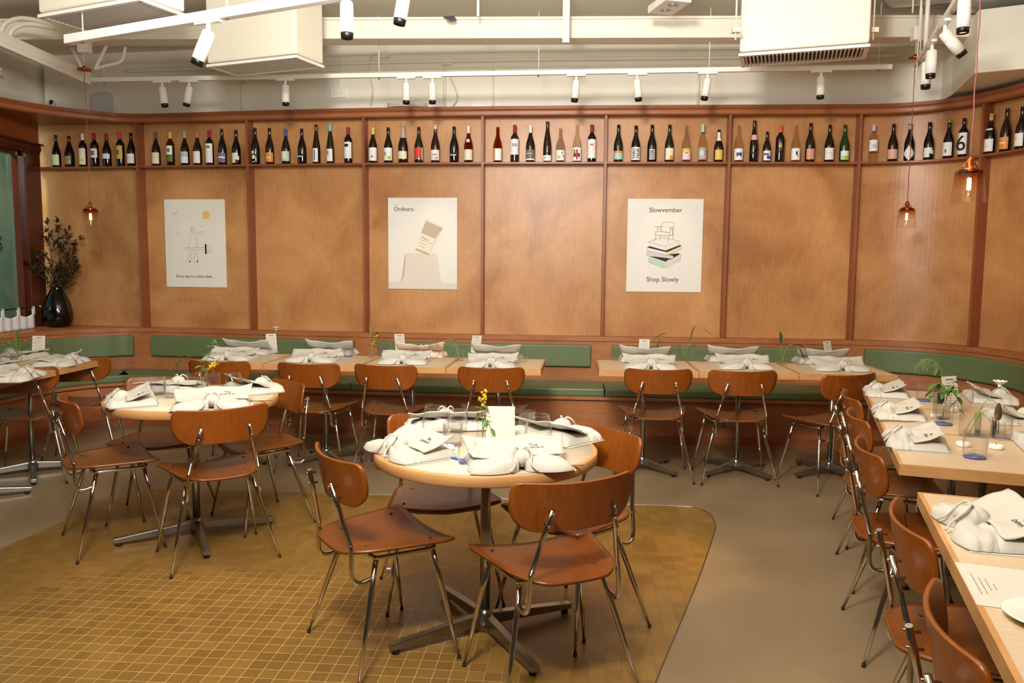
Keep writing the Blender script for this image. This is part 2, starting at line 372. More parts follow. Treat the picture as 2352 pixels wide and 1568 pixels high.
def clip(c, n, z, p0, p1, d=0):
    """part of the curve between two picture columns, with its normals"""
    cc = off(c, n, d); out = []; nn = []
    X = px_of(cc, z)
    def inter(q):
        for i in range(len(cc)-1):
            if cc[i].y < 2.2: continue
            if (X[i]-q)*(X[i+1]-q) <= 0 and X[i] != X[i+1]:
                t = (q-X[i])/(X[i+1]-X[i]); return i, t
        return None
    a = (inter(p0) if p0 is not None else None) or (0, 0); b = (inter(p1) if p1 is not None else None) or (len(cc)-2, 1)
    lerp = lambda i, t: (c[i].lerp(c[i+1], t), n[i].lerp(n[i+1], t).normalized())
    p, q = lerp(*a); out.append(p); nn.append(q)
    for i in range(a[0]+1, b[0]+1): out.append(c[i]); nn.append(n[i])
    p, q = lerp(*b); out.append(p); nn.append(q)
    return out, nn
def sweep(mb, c, n, prof):
    """prof: closed list of (offset into the room, z), swept along the plan curve"""
    k = len(prof); vs = []
    for i in range(len(c)):
        for d, z in prof: p = c[i]+n[i]*d; vs.append((p.x, p.y, z))
    fs = [(i*k+j, (i+1)*k+j, (i+1)*k+(j+1) % k, i*k+(j+1) % k) for i in range(len(c)-1) for j in range(k)]
    fs += [tuple(range(k)), tuple((len(c)-1)*k+j for j in range(k-1, -1, -1))]
    return mb.add(vs, fs)
ZS, ZL, ZC = 2.329, .836, 2.791
def on_curve(px, z, d=0, c=Wc, n=Wn):
    a, b = clip(c, n, z, px, None, d); return a[0]+b[0]*d, math.atan2(-b[0].x, b[0].y)+PI   # rotation that turns local -Y into the room
# ------------------------------------------------------------------ setting
struct(MB().prism([(-6, -2.5), (5.5, -2.5), (5.5, 9), (-6, 9)], -.1, 0).build('floor', 'concrete'))
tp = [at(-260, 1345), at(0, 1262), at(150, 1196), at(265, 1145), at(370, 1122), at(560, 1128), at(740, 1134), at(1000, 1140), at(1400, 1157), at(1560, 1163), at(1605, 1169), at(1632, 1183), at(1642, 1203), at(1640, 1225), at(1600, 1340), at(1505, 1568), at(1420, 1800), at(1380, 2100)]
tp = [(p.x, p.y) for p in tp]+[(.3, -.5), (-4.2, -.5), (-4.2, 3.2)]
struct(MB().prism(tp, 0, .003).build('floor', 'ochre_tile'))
ins = MB(); e = [Vector((p[0], p[1], .003)) for p in tp[1:17]]
ins.tube(smooth_path(e[4:], 6), .0025, 6); struct(ins.build('trim_1', 'steel'))
struct(MB().box((-.5, 4.0, 3.46), (11, 10, .12)).build('ceiling', 'cream'))
# panelled wall behind fins
pw = MB(); sweep(pw, Wc, Wn, [(-.11, 0), (-.11, 2.76), (-.15, 2.76), (-.15, 0)]); struct(pw.build('wall_back', 'plywood'))
# painted upper wall
uw = MB(); sweep(uw, Wc, Wn, [(-.22, 2.72), (-.22, 3.6), (-.30, 3.6), (-.30, 2.72)]); struct(uw.build('wall_upper', 'cream'))
# left wall: header, window wood, upper painted part, base
XL = -4.46
struct(MB().box((XL-.19, 4.75, 3.16), (.2, 6.94, .88)).build('wall_left_upper', 'cream'))
lw = MB(); lw.box((XL-.04, 4.8, 2.625), (.08, 5.64, .24)); struct(lw.build('wall_left_header', 'header_wood'))
lw = MB(); lw.box((XL-.05, 4.8, .40), (.1, 5.64, .80)); struct(lw.build('wall_left', 'window_wood'))
tr = MB(); tr.beam((XL+.0, 2.0, 2.49), (XL+.0, 7.6, 2.49), .07, .05); tr.beam((XL+.01, 2.0, 2.525), (XL+.01, 7.6, 2.525), .10, .02)
tr.beam((XL+.0, 2.0, 2.455), (XL, 7.6, 2.455), .05, .03); struct(tr.build('trim_2', 'window_wood', bevel=.006))
wd = MB()
wd.box((XL-.03, 7.50, 1.64), (.08, .22, 1.64)); wd.box((XL-.06, 7.365, 1.64), (.06, .06, 1.64)); wd.box((XL-.03, 7.385, 1.64), (.09, .012, 1.64))
wd.box((XL-.06, 4.8, 2.43), (.06, 5.2, .06)); wd.box((XL-.04, 4.8, .86), (.08, 5.2, .10)); wd.box((XL-.06, 4.3, 1.64), (.06, .1, 1.6))
win = struct(wd.build('window_1', 'window_wood'))
g = MB().box((XL-.07, 5.3, 1.64), (.008, 3.9, 1.6)).build('pane', 'window_glass', win)
struct(MB().box((XL-1.0, 6.6, 1.5), (.06, 5.6, 3.6)).build('wall_outside', 'window_outside'))
tag(MB().box((XL-.93, 8.05, 2.72), (.02, .36, .8)).build('awning_panel', 'outside_dark'), 'dark weathered panel seen through the left window at its top', 'panel')
text_mesh('2015', .22, 'painted_numerals', 'outside_dark', None, (XL-.96, 8.3, 1.62), (PI/2, 0, PI/2)); bpy.data.objects['painted_numerals']['label'] = 'faint painted lettering on the green wall outside the window'; bpy.data.objects['painted_numerals']['category'] = 'lettering'
area('daylight', (XL-.35, 6.9, 2.9), (XL-1.0, 8.1, 1.5), .4, .4, 38, (.95, 1, .95))
# cornice: board between the curved front and the wall, stepped front moulding
cb = MB(); fr, fn_ = Fc, Fn
back = off(Wc, Wn, -.25)
poly_f = [p+n*.03 for p, n in zip(Fc, Fn)]
top = [(p.x, p.y) for p in poly_f]; bk = [(p.x, p.y) for p in reversed(back)]
# strips triangulated as quads along the common part, corner filled with one polygon
iF = min(range(len(Fc)), key=lambda i: (Fc[i]-IW0).length); iW = min(range(len(Wc)), key=lambda i: (Wc[i]-IW0).length)
def deck(z0, z1, df, db):
    m = MB(); sweep(m, Fc[iF:], Fn[iF:], [(df, z0), (df, z1), (db, z1), (db, z0)])
    f = [Fc[i]+Fn[i]*df for i in range(iF+1)]
    corner = [(p.x, p.y) for p in f]+[((Wc[iW]+Wn[iW]*db).x, (Wc[iW]+Wn[iW]*db).y), (XL-.14, 7.80), (XL-.14, 3.0)]
    m.prism(corner, z0, z1); return m
struct(deck(2.728, 2.76, .0, -.24).build('trim_3', 'cornice_wood'))
co = MB()
sweep(co, Fc, Fn, [(.035, 2.765), (.04, 2.788), (.02, 2.793), (-.05, 2.793), (-.05, 2.76), (.03, 2.76)]); struct(co.build('trim_4', 'fin_wood'))
co = MB(); sweep(co, Fc, Fn, [(.0, 2.712), (.018, 2.722), (.018, 2.75), (.028, 2.76), (-.02, 2.76), (-.02, 2.712)]); struct(co.build('trim_5', 'cornice_wood'))
# shelf
sh = MB(); sweep(sh, Wc, Wn, [(.0, ZS-.018), (.0, ZS), (-.11, ZS), (-.11, ZS-.018)])
tag(sh.build('bottle_shelf', 'fin_wood', bevel=.002), 'long thin brown shelf running round the panelled wall under the wine bottles', 'shelf')
# fins
for i, px in enumerate([322, 573, 837, 1107, 1386, 1667, 1962, 2236]):
    p, rz = on_curve(px, 1.5, 0)
    q = Matrix.Rotation(rz, 3, 'Z') @ Vector((0, .054, 0))
    f = MB().box((0, 0, 0), (.022, .112, 2.727-ZL)).build('wall_fin', 'fin_wood', None, (p.x+q.x, p.y+q.y, (2.727+ZL)/2), rz)
    f.name = 'trim_%d' % (6+i); struct(f)
# ------------------------------------------------------------------ banquette
bench = thing('banquette', 'long built-in plywood banquette with green cushions around the walls', 'bench', (0, 0, 0))
dk = deck(.798, ZL, .012, -.11); dk.build('back_cap', 'bench_wood', bench)
b = MB(); sweep(b, Fc, Fn, [(0, 0), (0, .798), (-.10, .798), (-.10, 0)]); b.build('back_panel', 'bench_wood', bench)
b = MB(); sweep(b, Fc, Fn, [(0.001, 0), (0.001, .36), (.44, .36), (.44, .0)]); b.build('base', 'bench_wood', bench)
b = MB(); sweep(b, Fc, Fn, [(.001, .36), (.001, .388), (.475, .388), (.475, .36)]); b.build('seat_board', 'bench_wood', bench, bevel=.003)
# recessed plinth shadow line
b = MB(); sweep(b, Fc, Fn, [(.44, 0.0), (.44, .07), (.448, .07), (.448, 0)]); b.build('plinth', 'fin_wood', bench)
def cushion_prof(d0, d1, z0, z1, r=.014):
    return [(d0, z0), (d1-r, z0), (d1-r*.3, z0+r*.3), (d1, z0+r), (d1, z1-r), (d1-r*.3, z1-r*.3), (d1-r, z1), (d0, z1)]
def cushion(name, p0, p1, z, prof, label=None):
    c, n = clip(Fc, Fn, z, p0, p1, prof[3][0]); m = MB(); sweep(m, c, n, prof)
    # rounded ends
    o = m.build(name, 'green_vinyl', bench)
    mod = o.modifiers.new('bevel', 'BEVEL'); mod.width = .010; mod.segments = 3; mod.limit_method = 'ANGLE'; mod.angle_limit = math.radians(60)
    return o
for p0, p1 in ((None, 305), (346, 812), (868, 1357), (1408, 1934), (1986, None)):
    cushion('back_cushion', p0, p1, .67, cushion_prof(.001, .045, .575, .765))
for p0, p1 in ((None, 60), (62, 400), (402, 803), (805, 1388), (1390, 1905), (1907, None)):
    cushion('seat_cushion', p0, p1, .43, cushion_prof(.046, .485, .389, .455))
# power socket plate low on the bench front
p, rz = on_curve(1664, .2, .44, Fc, Fn)
s_ = thing('power_socket', 'double metal wall socket low on the bench front beneath a green seat', 'socket', (p.x, p.y, .19), rz)
for dx in (-.045, .045):
    MB().box((dx, -.006, 0), (.075, .008, .075)).build('socket_plate', 'steel', s_, bevel=.002)
# ------------------------------------------------------------------ tables
def cross_base(parent, h=.72, reach=.36, col=.03, rot=PI/4):
    m = MB(); m.tube([(0, 0, .06), (0, 0, h)], col, 20); m.build('column', 'steel', parent)
    m = MB(); m.lathe([(0, .03), (.034, .03), (.036, .06), (.030, .080), (.024, .10), (0, .10)], 20); m.build('hub', 'steel', parent)
    for k in range(4):
        a = rot+k*PI/2; d = Vector((math.cos(a), math.sin(a), 0)); m = MB()
        m.beam(d*.02+Vector((0, 0, .058)), d*reach+Vector((0, 0, .030)), .034, .046, w2=.034, h2=.024)
        f = m.build('foot', 'steel', parent, bevel=.003)
        MB().lathe([(0, 0), (.014, 0), (.014, .02), (0, .02)], 12, (d*(reach-.025)).to_tuple()).build('glide', 'rubber', f)
    MB().box((0, 0, h-.004), (.3, .3, .008)).build('mounting_plate', 'steel', parent)
def round_table(cx, cy, r, label, rot):
    t = thing('round_table', label, 'table', (cx, cy, .003), 0, 'round dining tables')
    z1 = .747
    MB().lathe([(0, z1-.001), (r-.018, z1-.001), (r-.018, z1-.02), (0, z1-.02)], 72).build('tabletop', 'laminate', t)
    m = MB(); m.lathe([(r-.019, z1), (r-.003, z1), (r, z1-.003), (r, z1-.037), (r-.003, z1-.04), (r-.05, z1-.04), (0, z1-.039)], 72); m.lathe([(r-.019, z1), (r-.019, z1-.02)], 72); m.build('edge_band', 'oak_edge', t)
    cross_base(t, .70, .40, .020, rot); return t
TZ = .75
def mid_table(l, r_, top, bot):
    a = at((l+r_)/2, (top+bot)/2, TZ); L_ = at(l, (top+bot)/2, TZ); R_ = at(r_, (top+bot)/2, TZ); return a, (R_-L_).length/2
T1, R1, T2, R2 = Vector((-.098, 3.043, .75)), .432, Vector((-1.678, 4.144, .75)), .432
round_table(T1.x, T1.y, R1, 'nearest round pale-topped pedestal table with oak edge on the ochre tiles', math.radians(29))
round_table(T2.x, T2.y, R2, 'farther round pale-topped pedestal table left of the nearest one', math.radians(28))
def rect_table(quad_center, w, d, rz, label, group, rot=PI/4, topm='oak_top', reach=.3):
    t = thing('rectangular_table', label, 'table', (quad_center[0], quad_center[1], 0), rz, group)
    z1 = .75; e = .014
    MB().box((0, 0, z1-.02), (w-2*e, d-2*e, .0395)).build('tabletop', topm, t)
    m = MB()
    for sx in (-1, 1): m.box((sx*(w/2-e/2), 0, z1-.02), (e, d, .04))
    for sy in (-1, 1): m.box((0, sy*(d/2-e/2), z1-.02), (w-2*e, e, .04))
    m.build('edge_band', 'oak_edge', t)
    cross_base(t, .71, reach, .017, rot); return t
def row(pxs, yl, yr, depth, labels, group, rots, dshift=0):
    """a straight row of tables whose front edge runs between picture points"""
    a = at(pxs[0], yl, .75); b = at(pxs[-1], yr, .75); d = (b-a).normalized(); n = Vector((-d.y, d.x, 0)); rz = math.atan2(d.y, d.x)
    out = []
    # corners along the line for each boundary
    S = []
    for q in pxs:
        lo, hi = -1, (b-a).length+1
        for _ in range(40):
            mid = (lo+hi)/2
            if proj(a+d*mid)[0] < q: lo = mid
            else: hi = mid
        S.append(lo)
    for i in range(len(pxs)-1):
        w_ = S[i+1]-S[i]-.004; c = a+d*((S[i]+S[i+1])/2)+n*(depth/2)
        rect_table(c, w_, depth, rz, labels[i], group, rots[i]); out.append((c, w_, rz))
    return out
RowA = row([432, 603, 826, 1024, 1243], 832, 849, .60, ['leftmost oak-edged table of the four along the left banquette', 'second table from the left along the left banquette', 'third table from the left along the left banquette', 'right end table of the four-table banquette row'], 'banquette tables of the left run', [.9, .75, .8, .6])
RowB = row([1375, 1606, 1836, 2063], 850, 862, .60, ['left end table of the three-table banquette row', 'middle table of the three-table banquette row', 'right end table of the three-table row, at the curved corner'], 'banquette tables of the right run', [.8, .65, .5])
# right-hand tables
rA = at(1983, 890, .75); rB = at(2066, 1066, .75); dR = (rA-rB).normalized(); nR = Vector((dR.y, -dR.x, 0)); rzR = math.atan2(dR.y, dR.x)-PI/2
lenR = (rA-rB).length; WR = .66
right_lab = ['farthest table on the right, beside the green corner bench', 'middle table of the far right-hand group of three', 'near end table of the far right-hand group, oak end grain showing']
RT = []
for i in range(3):
    s0 = lenR*(2-i)/3; s1 = lenR*(3-i)/3; c = rB+dR*((s0+s1)/2)+nR*WR/2
    rect_table(c, WR, s1-s0-.003, rzR, right_lab[i], 'right-hand dining tables', .8); RT.append(c)
q0 = at(2107, 1129, .75); q1 = at(2200, 1331, .75); q2 = at(2335, 1568, .75); dQ = (q0-q2).normalized(); nQ = Vector((dQ.y, -dQ.x, 0)); rzQ = math.atan2(dQ.y, dQ.x)-PI/2
l1 = (q0-q1).length
c = q0-dQ*l1/2+nQ*WR/2; rect_table(c, WR, l1-.003, rzQ, 'near right table holding the large lettered cloth bag', 'right-hand dining tables', .8); RQ1 = c
c = q0-dQ*(l1+.33)+nQ*WR/2; rect_table(c, WR, .657, rzQ, 'nearest right table cut off by the bottom corner of the view', 'right-hand dining tables', .8); RQ2 = c
# left-hand tables
la = at(235, 826, .75); lb = at(0, 876, .75); dL = (la-lb).normalized(); nL = Vector((-dL.y, dL.x, 0)); rzL = math.atan2(dL.y, dL.x)
c = la-dL*.33+nL*.33; rect_table(c, .655, .66, rzL, 'left corner table with a menu card and a vase of green leaves', 'left corner tables', .6, reach=.36); LT1 = c
c = la-dL*.99+nL*.33; rect_table(c, .655, .66, rzL, 'table at the left edge of the view, mostly out of frame', 'left corner tables', .6, reach=.36); LT2 = c
# ------------------------------------------------------------------ chair
def make_chair():
    t = thing('dining_chair', 'chair', 'chair')
    # seat
    def top(u, v):
        v2 = max(v**1.5, .0015); y = -.212+.40*v2; tt = .40*v2
        hw = .085+(.168+.078*v2-.085)*math.sqrt(max(0, 1-(1-min(tt/.125, 1))**2)); x = (u*2-1)*hw
        cr = 1-max(0, (v2-.93)/.07)**2*.05
        z = .438+.026*(x/.25)**2+.005*(1-v2)**2-.008*max(0, v2-.8)*5*(1-abs(x)/.25)
        return (x*cr, y+.014*math.cos(x/.25*PI/2)*max(0, v2-.8)/.2, z)
    MB().slab(top, 22, 20, lambda u, v: (0, 0, -.011)).build('seat', 'chair_seat_wood', t)
    for x, y in ((-.115, -.11), (.115, -.11), (-.17, .12), (.17, .12)):
        zz = .439+.026*(x/.25)**2
        MB().lathe([(0, zz+.003), (.0055, zz+.003), (.0055, zz-.002), (0, zz-.002)], 10, (x, y, 0)).build('seat_screw', 'rubber', t)
    def bk(u, v):
        h = .164; f = (1-math.cos(PI*v))/2; tt = max(h*f, .0004)
        w_ = .115+.110*math.sqrt(max(0, 1-(1-min(tt/.098, 1))**2.2)); q = max(0, (tt-(h-.034))/.034); w_ -= .030*(1-math.sqrt(max(0, 1-q*q)))
        x = (u*2-1)*w_; z = -.104+tt+.007*(x/.225)**2*f
        y = -.212-.2*z+1.15*x*x
        return (x, y, .708+z)
    def nrm(u, v):
        x = bk(u, v)[0]; n = Vector((-2.3*x, 1, .2)).normalized(); return n*.011
    MB().slab(bk, 28, 18, nrm).build('backrest', 'chair_wood', t)
    m = MB()
    for s_ in (-1, 1):
        m.tube(smooth_path([(s_*.10, -.10, .417), (s_*.150, -.095, .417), (s_*.168, -.075, .417), (s_*.182, .10, .417), (s_*.178, .13, .417), (s_*.145, .142, .417), (0, .145, .417)], 5), .008, 8)
    m.tube([(-.13, -.10, .417), (.13, -.10, .417)], .008, 8)
    for x, y in ((-.115, -.10), (.115, -.10), (-.17, .11), (.17, .11)): m.lathe([(0, .412), (.014, .412), (.014, .430+.026*(x/.25)**2), (0, .430+.026*(x/.25)**2)], 10, (x, y, 0))
    m.build('seat_frame', 'chrome', t)
    for s_ in (-1, 1):
        ra, rb = Vector((s_*.150, -.085, .417)), Vector((s_*.252, -.200, .006))
        for (a, b_) in ((Vector((s_*.178, .125, .417)), Vector((s_*.246, .200, .006))), (ra, rb)):
            m = MB(); m.tube([a, a.lerp(b_, .3), a.lerp(b_, .6), b_], [.0100, .0100, .009, .006], 12)
            l = m.build('leg', 'chrome', t)
            MB().lathe([(0, 0), (.0075, 0), (.0075, .012), (0, .012)], 10, (b_.x, b_.y, 0)).build('foot_glide', 'rubber', l)
        pr = ra.lerp(rb, .17)
        path = [pr, (s_*.170, -.145, .338), (s_*.168, -.172, .345), (s_*.166, -.184, .375), (s_*.160, -.184, .46), (s_*.157, -.184, .475)]
        m = MB(); m.tube(smooth_path(path, 5)+[Vector((s_*.130, -.212, .60)), Vector((s_*.107, -.236, .695))], .0085, 12); m.build('back_post', 'chrome', t)
        for zz in (.640, .682):
            f = (zz-.475)/(.695-.475); x = s_*(.157-.05*f); y = -.184-.052*f
            m = MB(); m.tube([(x, y-.014, zz), (x, y+.022, zz)], .0042, 8); m.ball((x, y-.011, zz), .0045, 8, 6); m.build('post_bolt', 'chrome', t)
    return t
chair = Proto(make_chair)
def put_chair(pb, ps, label, group, z=0):
    """pb: backrest centre pixel (z .70), ps: seat centre pixel (z .45)"""
    b_ = at(*pb, .70); s_ = at(*ps, .45); d = (Vector((s_.x, s_.y))-Vector((b_.x, b_.y))).normalized()
    rz = math.atan2(-d.x, d.y); m_ = Vector((b_.x, b_.y))*.5+Vector((d.x, d.y))*.125+Vector((s_.x, s_.y))*.5-Vector((d.x, d.y))*.0
    chair.put((m_.x, m_.y, z), rz, label, group); return rz, m_
def chair_at(pb, rz, label, group, z=0):
    b_ = at(*pb, .70); f = Vector((-math.sin(rz), math.cos(rz))); c = Vector((b_.x, b_.y))+f*.20
    chair.put((c.x, c.y, z), rz, label, group)
g1 = 'chairs at the nearest round table'; g2 = 'chairs at the farther round table'
R = math.radians
chair.put((.14, 2.68, .003), .40, 'nearest orange-brown plywood chair, back towards us at the nearest round table', g1)
chair.put((-.489, 2.923, .003), -.99, 'plywood chair on the left of the nearest round table, turned right', g1)
chair_at((1000, 985), R(192), 'plywood chair on the far left side of the nearest round table, facing us', g1, .003)
chair_at((1398, 1025), R(128), 'plywood chair on the far right side of the nearest round table', g1, .003)
chair.put((-1.462, 3.883-.03, .003), .58, 'plywood chair with its bright orange back towards us at the farther round table', g2)
chair.put((-2.073, 4.035, .003), -.939, 'plywood chair left of the farther round table, seat turned right', g2)
chair_at((674, 905), R(130), 'plywood chair right of the farther round table, bolt holes showing', g2, 0)
chair_at((385, 893), R(190), 'plywood chair behind the farther round table, mostly hidden by white bags', g2, 0)
gb = 'chairs along the banquette tables'
rzA = RowA[0][2]; rzB = RowB[0][2]
for px, py, a, lab in ((498, 853, rzA, 'leftmost chair of the banquette row, behind the farther round table'), (704, 859, rzA-.05, 'second chair from the left along the banquette row'), (881, 863, rzA-.1, 'third chair from the left along the banquette row'), (1127, 869, rzA+.05, 'banquette row chair directly behind the nearest round table'),
                       (1513, 873, rzB, 'leftmost of the three chairs at the right banquette run'), (1708, 877, rzB+.02, 'middle of the three chairs at the right banquette run'), (1960, 886, rzB+.45, 'dark shaded chair at the right end of the banquette run')):
    chair_at((px, py), a, lab, gb)
chair_at((172, 846), R(16), 'chair at the left corner table beside its right end', 'chairs at the left corner tables')
chair_at((42, 870), R(14), 'chair at the left edge of the view, its back nearest the vase', 'chairs at the left corner tables')
gr = 'chairs along the right-hand tables'
fx = -nR; rzc = math.atan2(-nR.x, nR.y)
for sd, lab in ((1.50, 'farthest chair in the right-hand row, beside the corner table'), (.90, 'second farthest chair in the right-hand row'), (.20, 'third chair from the back in the right-hand row')):
    c = rB+dR*sd+nR*.085; chair.put((c.x, c.y, 0), rzc+.10, lab, gr)
rzq = math.atan2(-nQ.x, nQ.y)
c = q0-dQ*.36+nQ*.11; chair.put((c.x, c.y, 0), rzq+.06, 'second nearest chair in the right-hand row, by the large lettered bag', gr)
c = q0-dQ*1.03+nQ*.11; chair.put((c.x, c.y, 0), rzq+.03, 'nearest chair in the right-hand row, cut off at the bottom of the view', gr)
# ------------------------------------------------------------------ upper zone
def wall_pt(px, py, Y0=7.0, d=-.22, c=Wc, n=Wn):
    """point of the wall surface (offset d) seen at a picture point"""
    Y = Y0
    for _ in range(8):
        z = atY(px, py, Y).z; a, b = clip(c, n, z, px, None, d); q = a[0]+b[0]*d; Y = q.y
    return Vector((q.x, q.y, z)), math.atan2(-b[0].x, b[0].y)+PI
a = atY(60, 60, 5.95); bm = MB()
z0, z1 = atY(1176, 87, 6.17).z, atY(1176, 38, 6.17).z
bm.beam((-4.55, 6.45, (z0+z1)/2), (3.55, 6.13, (z0+z1)/2), .19, z1-z0)
bm.beam((-4.55, 6.45, z1-.012), (3.55, 6.13, z1-.012), .23, .02); struct(bm.build('ceiling_beam', 'cream', bevel=.006)).name = 'trim_20'
bh = MB(); bh.prism([(3.25, 5.78), (3.49, 6.52), (3.60, 7.3), (4.7, 7.3), (4.7, 5.02)], 2.825, 3.257)
struct(bh.build('trim_21', 'cream', bevel=.004))
def box_unit(N, L, R_, z, h, label, louvre):
    n = at(*N, z); l = at(*L, z); r_ = at(*R_, z); dl = (l-n); wl = dl.length; dl.normalize()
    ds = Vector((-dl.y, dl.x, 0)); ws = abs((r_-n).dot(ds));
    if (r_-n).dot(ds) < 0: ds = -ds
    ws = max(ws, .32); c = n+dl*wl/2+ds*ws/2; rz = math.atan2(dl.y, dl.x)
    if rz < 0: rz += PI
    rz -= PI
    t = thing('fan_coil_unit', label, 'air conditioner', (c.x, c.y, z), rz, 'boxed air units under the ceiling')
    MB().box((0, 0, h/2+.03), (wl, ws, h)).build('casing', 'cream_wrap', t, bevel=.015)
    m = MB()
    for sy in (-1, 1): m.box((0, sy*(ws/2-.012), .012), (wl+.01, .030, .020))
    for sx in (-1, 1): m.box((sx*(wl/2-.012), 0, .012), (.030, ws-.03, .020))
    m.build('grille_frame', 'white_metal', t, bevel=.003)
    MB().box((0, 0, .026), (wl-.04, ws-.04, .006)).build('grille_back', 'grille_dark', t)
    m = MB(); k = int((ws-.05)/.026) if not louvre else 30
    for i in range(k):
        if louvre: m.box((-wl/2+.04+i*(wl-.08)/(k-1), 0, .010), (.008, ws-.06, .022))
        else: m.box((0, -ws/2+.03+i*(ws-.06)/(k-1), .010), (wl-.05, .012, .010))
    m.build('grille_slats', 'grille', t)
    return t
box_unit((320, 2), (88, 42), (402, 32), 2.85, .46, 'cream boxed air unit with slatted underside at the top left corner', False)
box_unit((680, 133), (475, 155), (728, 152), 2.85, .56, 'tall cream wrapped air unit with slatted underside, second from left', False)
box_unit((1997, 108), (1698, 130), (1990, 133), 2.85, .42, 'wide cream air unit with toothed louvres at upper right', True)
for px in (1690, 2006):
    p = atY(px, 70, 5.35); t = thing('unit_bracket', 'small white hanging bracket on the %s side of the wide air unit' % ('left' if px < 1800 else 'right'), 'bracket', p, 0, 'brackets of the wide air unit')
    MB().box((0, 0, 0), (.05, .05, .03)).build('clamp', 'cream_metal', t); MB().tube([(0, 0, -.06), (0, 0, .6)], .006, 8).build('rod', 'cream_metal', t)
# lighting tracks
def rail(name, a, b, label, rods, wd=.035, hh=.035):
    t = thing(name, label, 'lighting track', (0, 0, 0), 0)
    m = MB(); m.beam(a, b, wd, hh); m.build('rail', 'white_metal', t, bevel=.003)
    for q in rods:
        p = Vector(a).lerp(Vector(b), q); MB().tube([(p.x, p.y, p.z-.03), (p.x, p.y, 3.5)], .004, 8).build('hanger_rod', 'cream_metal', t)
        MB().lathe([(0, -.03), (.008, -.03), (.008, -.018), (0, -.018)], 8, (p.x, p.y, p.z)).build('rod_nut', 'steel', t)
    return a, b
TZ1 = 2.94
ra, rb = at(206, 184, TZ1), at(2048, 154, TZ1); rail('lighting_track', ra, rb, 'long white lighting track hung parallel to the panelled wall', (.02, .385, .585, .79, .985))
r2a, r2b = at(155, 92, 2.72), at(900, -32, 2.72); rail('lighting_track', r2a, r2b, 'thick white lighting track crossing the upper left below the air units', (.06, .55), .05, .05)
r3a, r3b = at(2104, 150, TZ1), at(2215, -25, TZ1); rail('lighting_track', r3a, r3b, 'short lighting track running towards us at the top right', (.1, .8))
def make_spot(lit=False):
    t = thing('track_spotlight', 's', 'spotlight')
    MB().box((0, 0, -.022), (.15, .03, .018)).build('track_adapter', 'white_metal', t, bevel=.003)
    m = MB(); m.tube([(0, 0, -.03), (0, 0, -.075)], .010, 12); m.build('stem', 'white_metal', t)
    return t
def track_spot(p, rz, tilt, az, label, s=1, lit=False, group='spotlights on the lighting tracks'):
    t = make_spot(); t.location = p; t.rotation_euler = (0, 0, rz); t['label'] = label; t['group'] = group; t.scale = (s, s, s)
    Mx = Matrix.Translation((0, 0, -.075)) @ Matrix.Rotation(az-rz, 4, 'Z') @ Matrix.Rotation(tilt, 4, 'X')
    m = MB(); m.lathe([(0, .012), (.024, .012), (.029, .004), (.030, -.035)], 20, M4=Mx); m.lathe([(.030, -.035), (.0285, -.037), (.030, -.039), (.0305, -.125), (.028, -.125), (.027, -.1)], 20, M4=Mx)
    h = m.build('lamp_head', 'white_metal', t)
    m = MB(); m.lathe([(.027, -.122), (.0285, -.124), (.027, -.150), (.022, -.150), (.020, -.12), (0, -.118)], 20, M4=Mx); m.build('snoot', 'black', t)
    if lit:
        m = MB(); m.lathe([(0, -.142), (.021, -.142)], 16, M4=Mx); m.build('lens', 'lamp_glow', t)
    return t
def on_rail(a, b, px):
    lo, hi = 0, 1
    s = proj(b)[0] > proj(a)[0]
    for _ in range(40):
        mid = (lo+hi)/2
        if (proj(a.lerp(b, mid))[0] < px) == s: lo = mid
        else: hi = mid
    return a.lerp(b, lo)
rzr = math.atan2((rb-ra).y, (rb-ra).x)
for px, tl, az, lab in ((372, -.12, PI/2, 'leftmost spotlight on the wall track, above the bottles of the second bay'), (434, .2, PI/2, 'second spotlight on the wall track, tilted left near the leftmost'),
    (655, .03, 0, 'single wall-track spotlight just right of the tall wrapped air unit'), (933, .0, 0, 'left one of the upright pair of wall-track spotlights above the middle poster'), (993, .02, 0, 'right one of the upright pair of wall-track spotlights above the middle poster'),
    (1324, .08, PI/2, 'wall-track spotlight leaning left, fourth from the right end'), (1464, -.1, PI/2, 'wall-track spotlight leaning right above the right-hand poster'), (1626, .15, PI/2, 'wall-track spotlight leaning left, before the wide air unit'), (1887, 0, 0, 'last spotlight at the right end of the wall track')):
    track_spot(on_rail(ra, rb, px), rzr, tl, az, lab)
rz2 = math.atan2((r2b-r2a).y, (r2b-r2a).x)
track_spot(on_rail(r2a, r2b, 478), rz2, .42, PI/2, 'large white spotlight with black rim leaning left on the thick track', 1.15)
track_spot(on_rail(r2a, r2b, 796)+Vector((0, 0, .03)), rz2, 0, 0, 'large upright white spotlight near the top centre left', 1.05)
p = atY(930, -10, 3.9); track_spot(p+Vector((0, 0, .10)), rz2, .18, PI/2, 'white spotlight cut off by the top edge beside the upright one', 1.05)
rz3 = math.atan2((r3b-r3a).y, (r3b-r3a).x)
track_spot(on_rail(r3a, r3b, 2131)+Vector((0, 0, -.03)), rz3, .0, 0, 'upright black-rimmed spotlight, farthest on the short right track', 1.1)
track_spot(on_rail(r3a, r3b, 2142), rz3, .0, 0, 'lit upright spotlight glowing below, second on the short right track', 1.1, True)
track_spot(on_rail(r3a, r3b, 2172), rz3, -.75, PI/2, 'white spotlight tilted strongly right on the short right track', 1.15)
track_spot(on_rail(r3a, r3b, 2208)+Vector((0.02, 0, .05)), rz3, .0, 0, 'lit spotlight cut off at the top edge by the copper cord', 1.15, True)
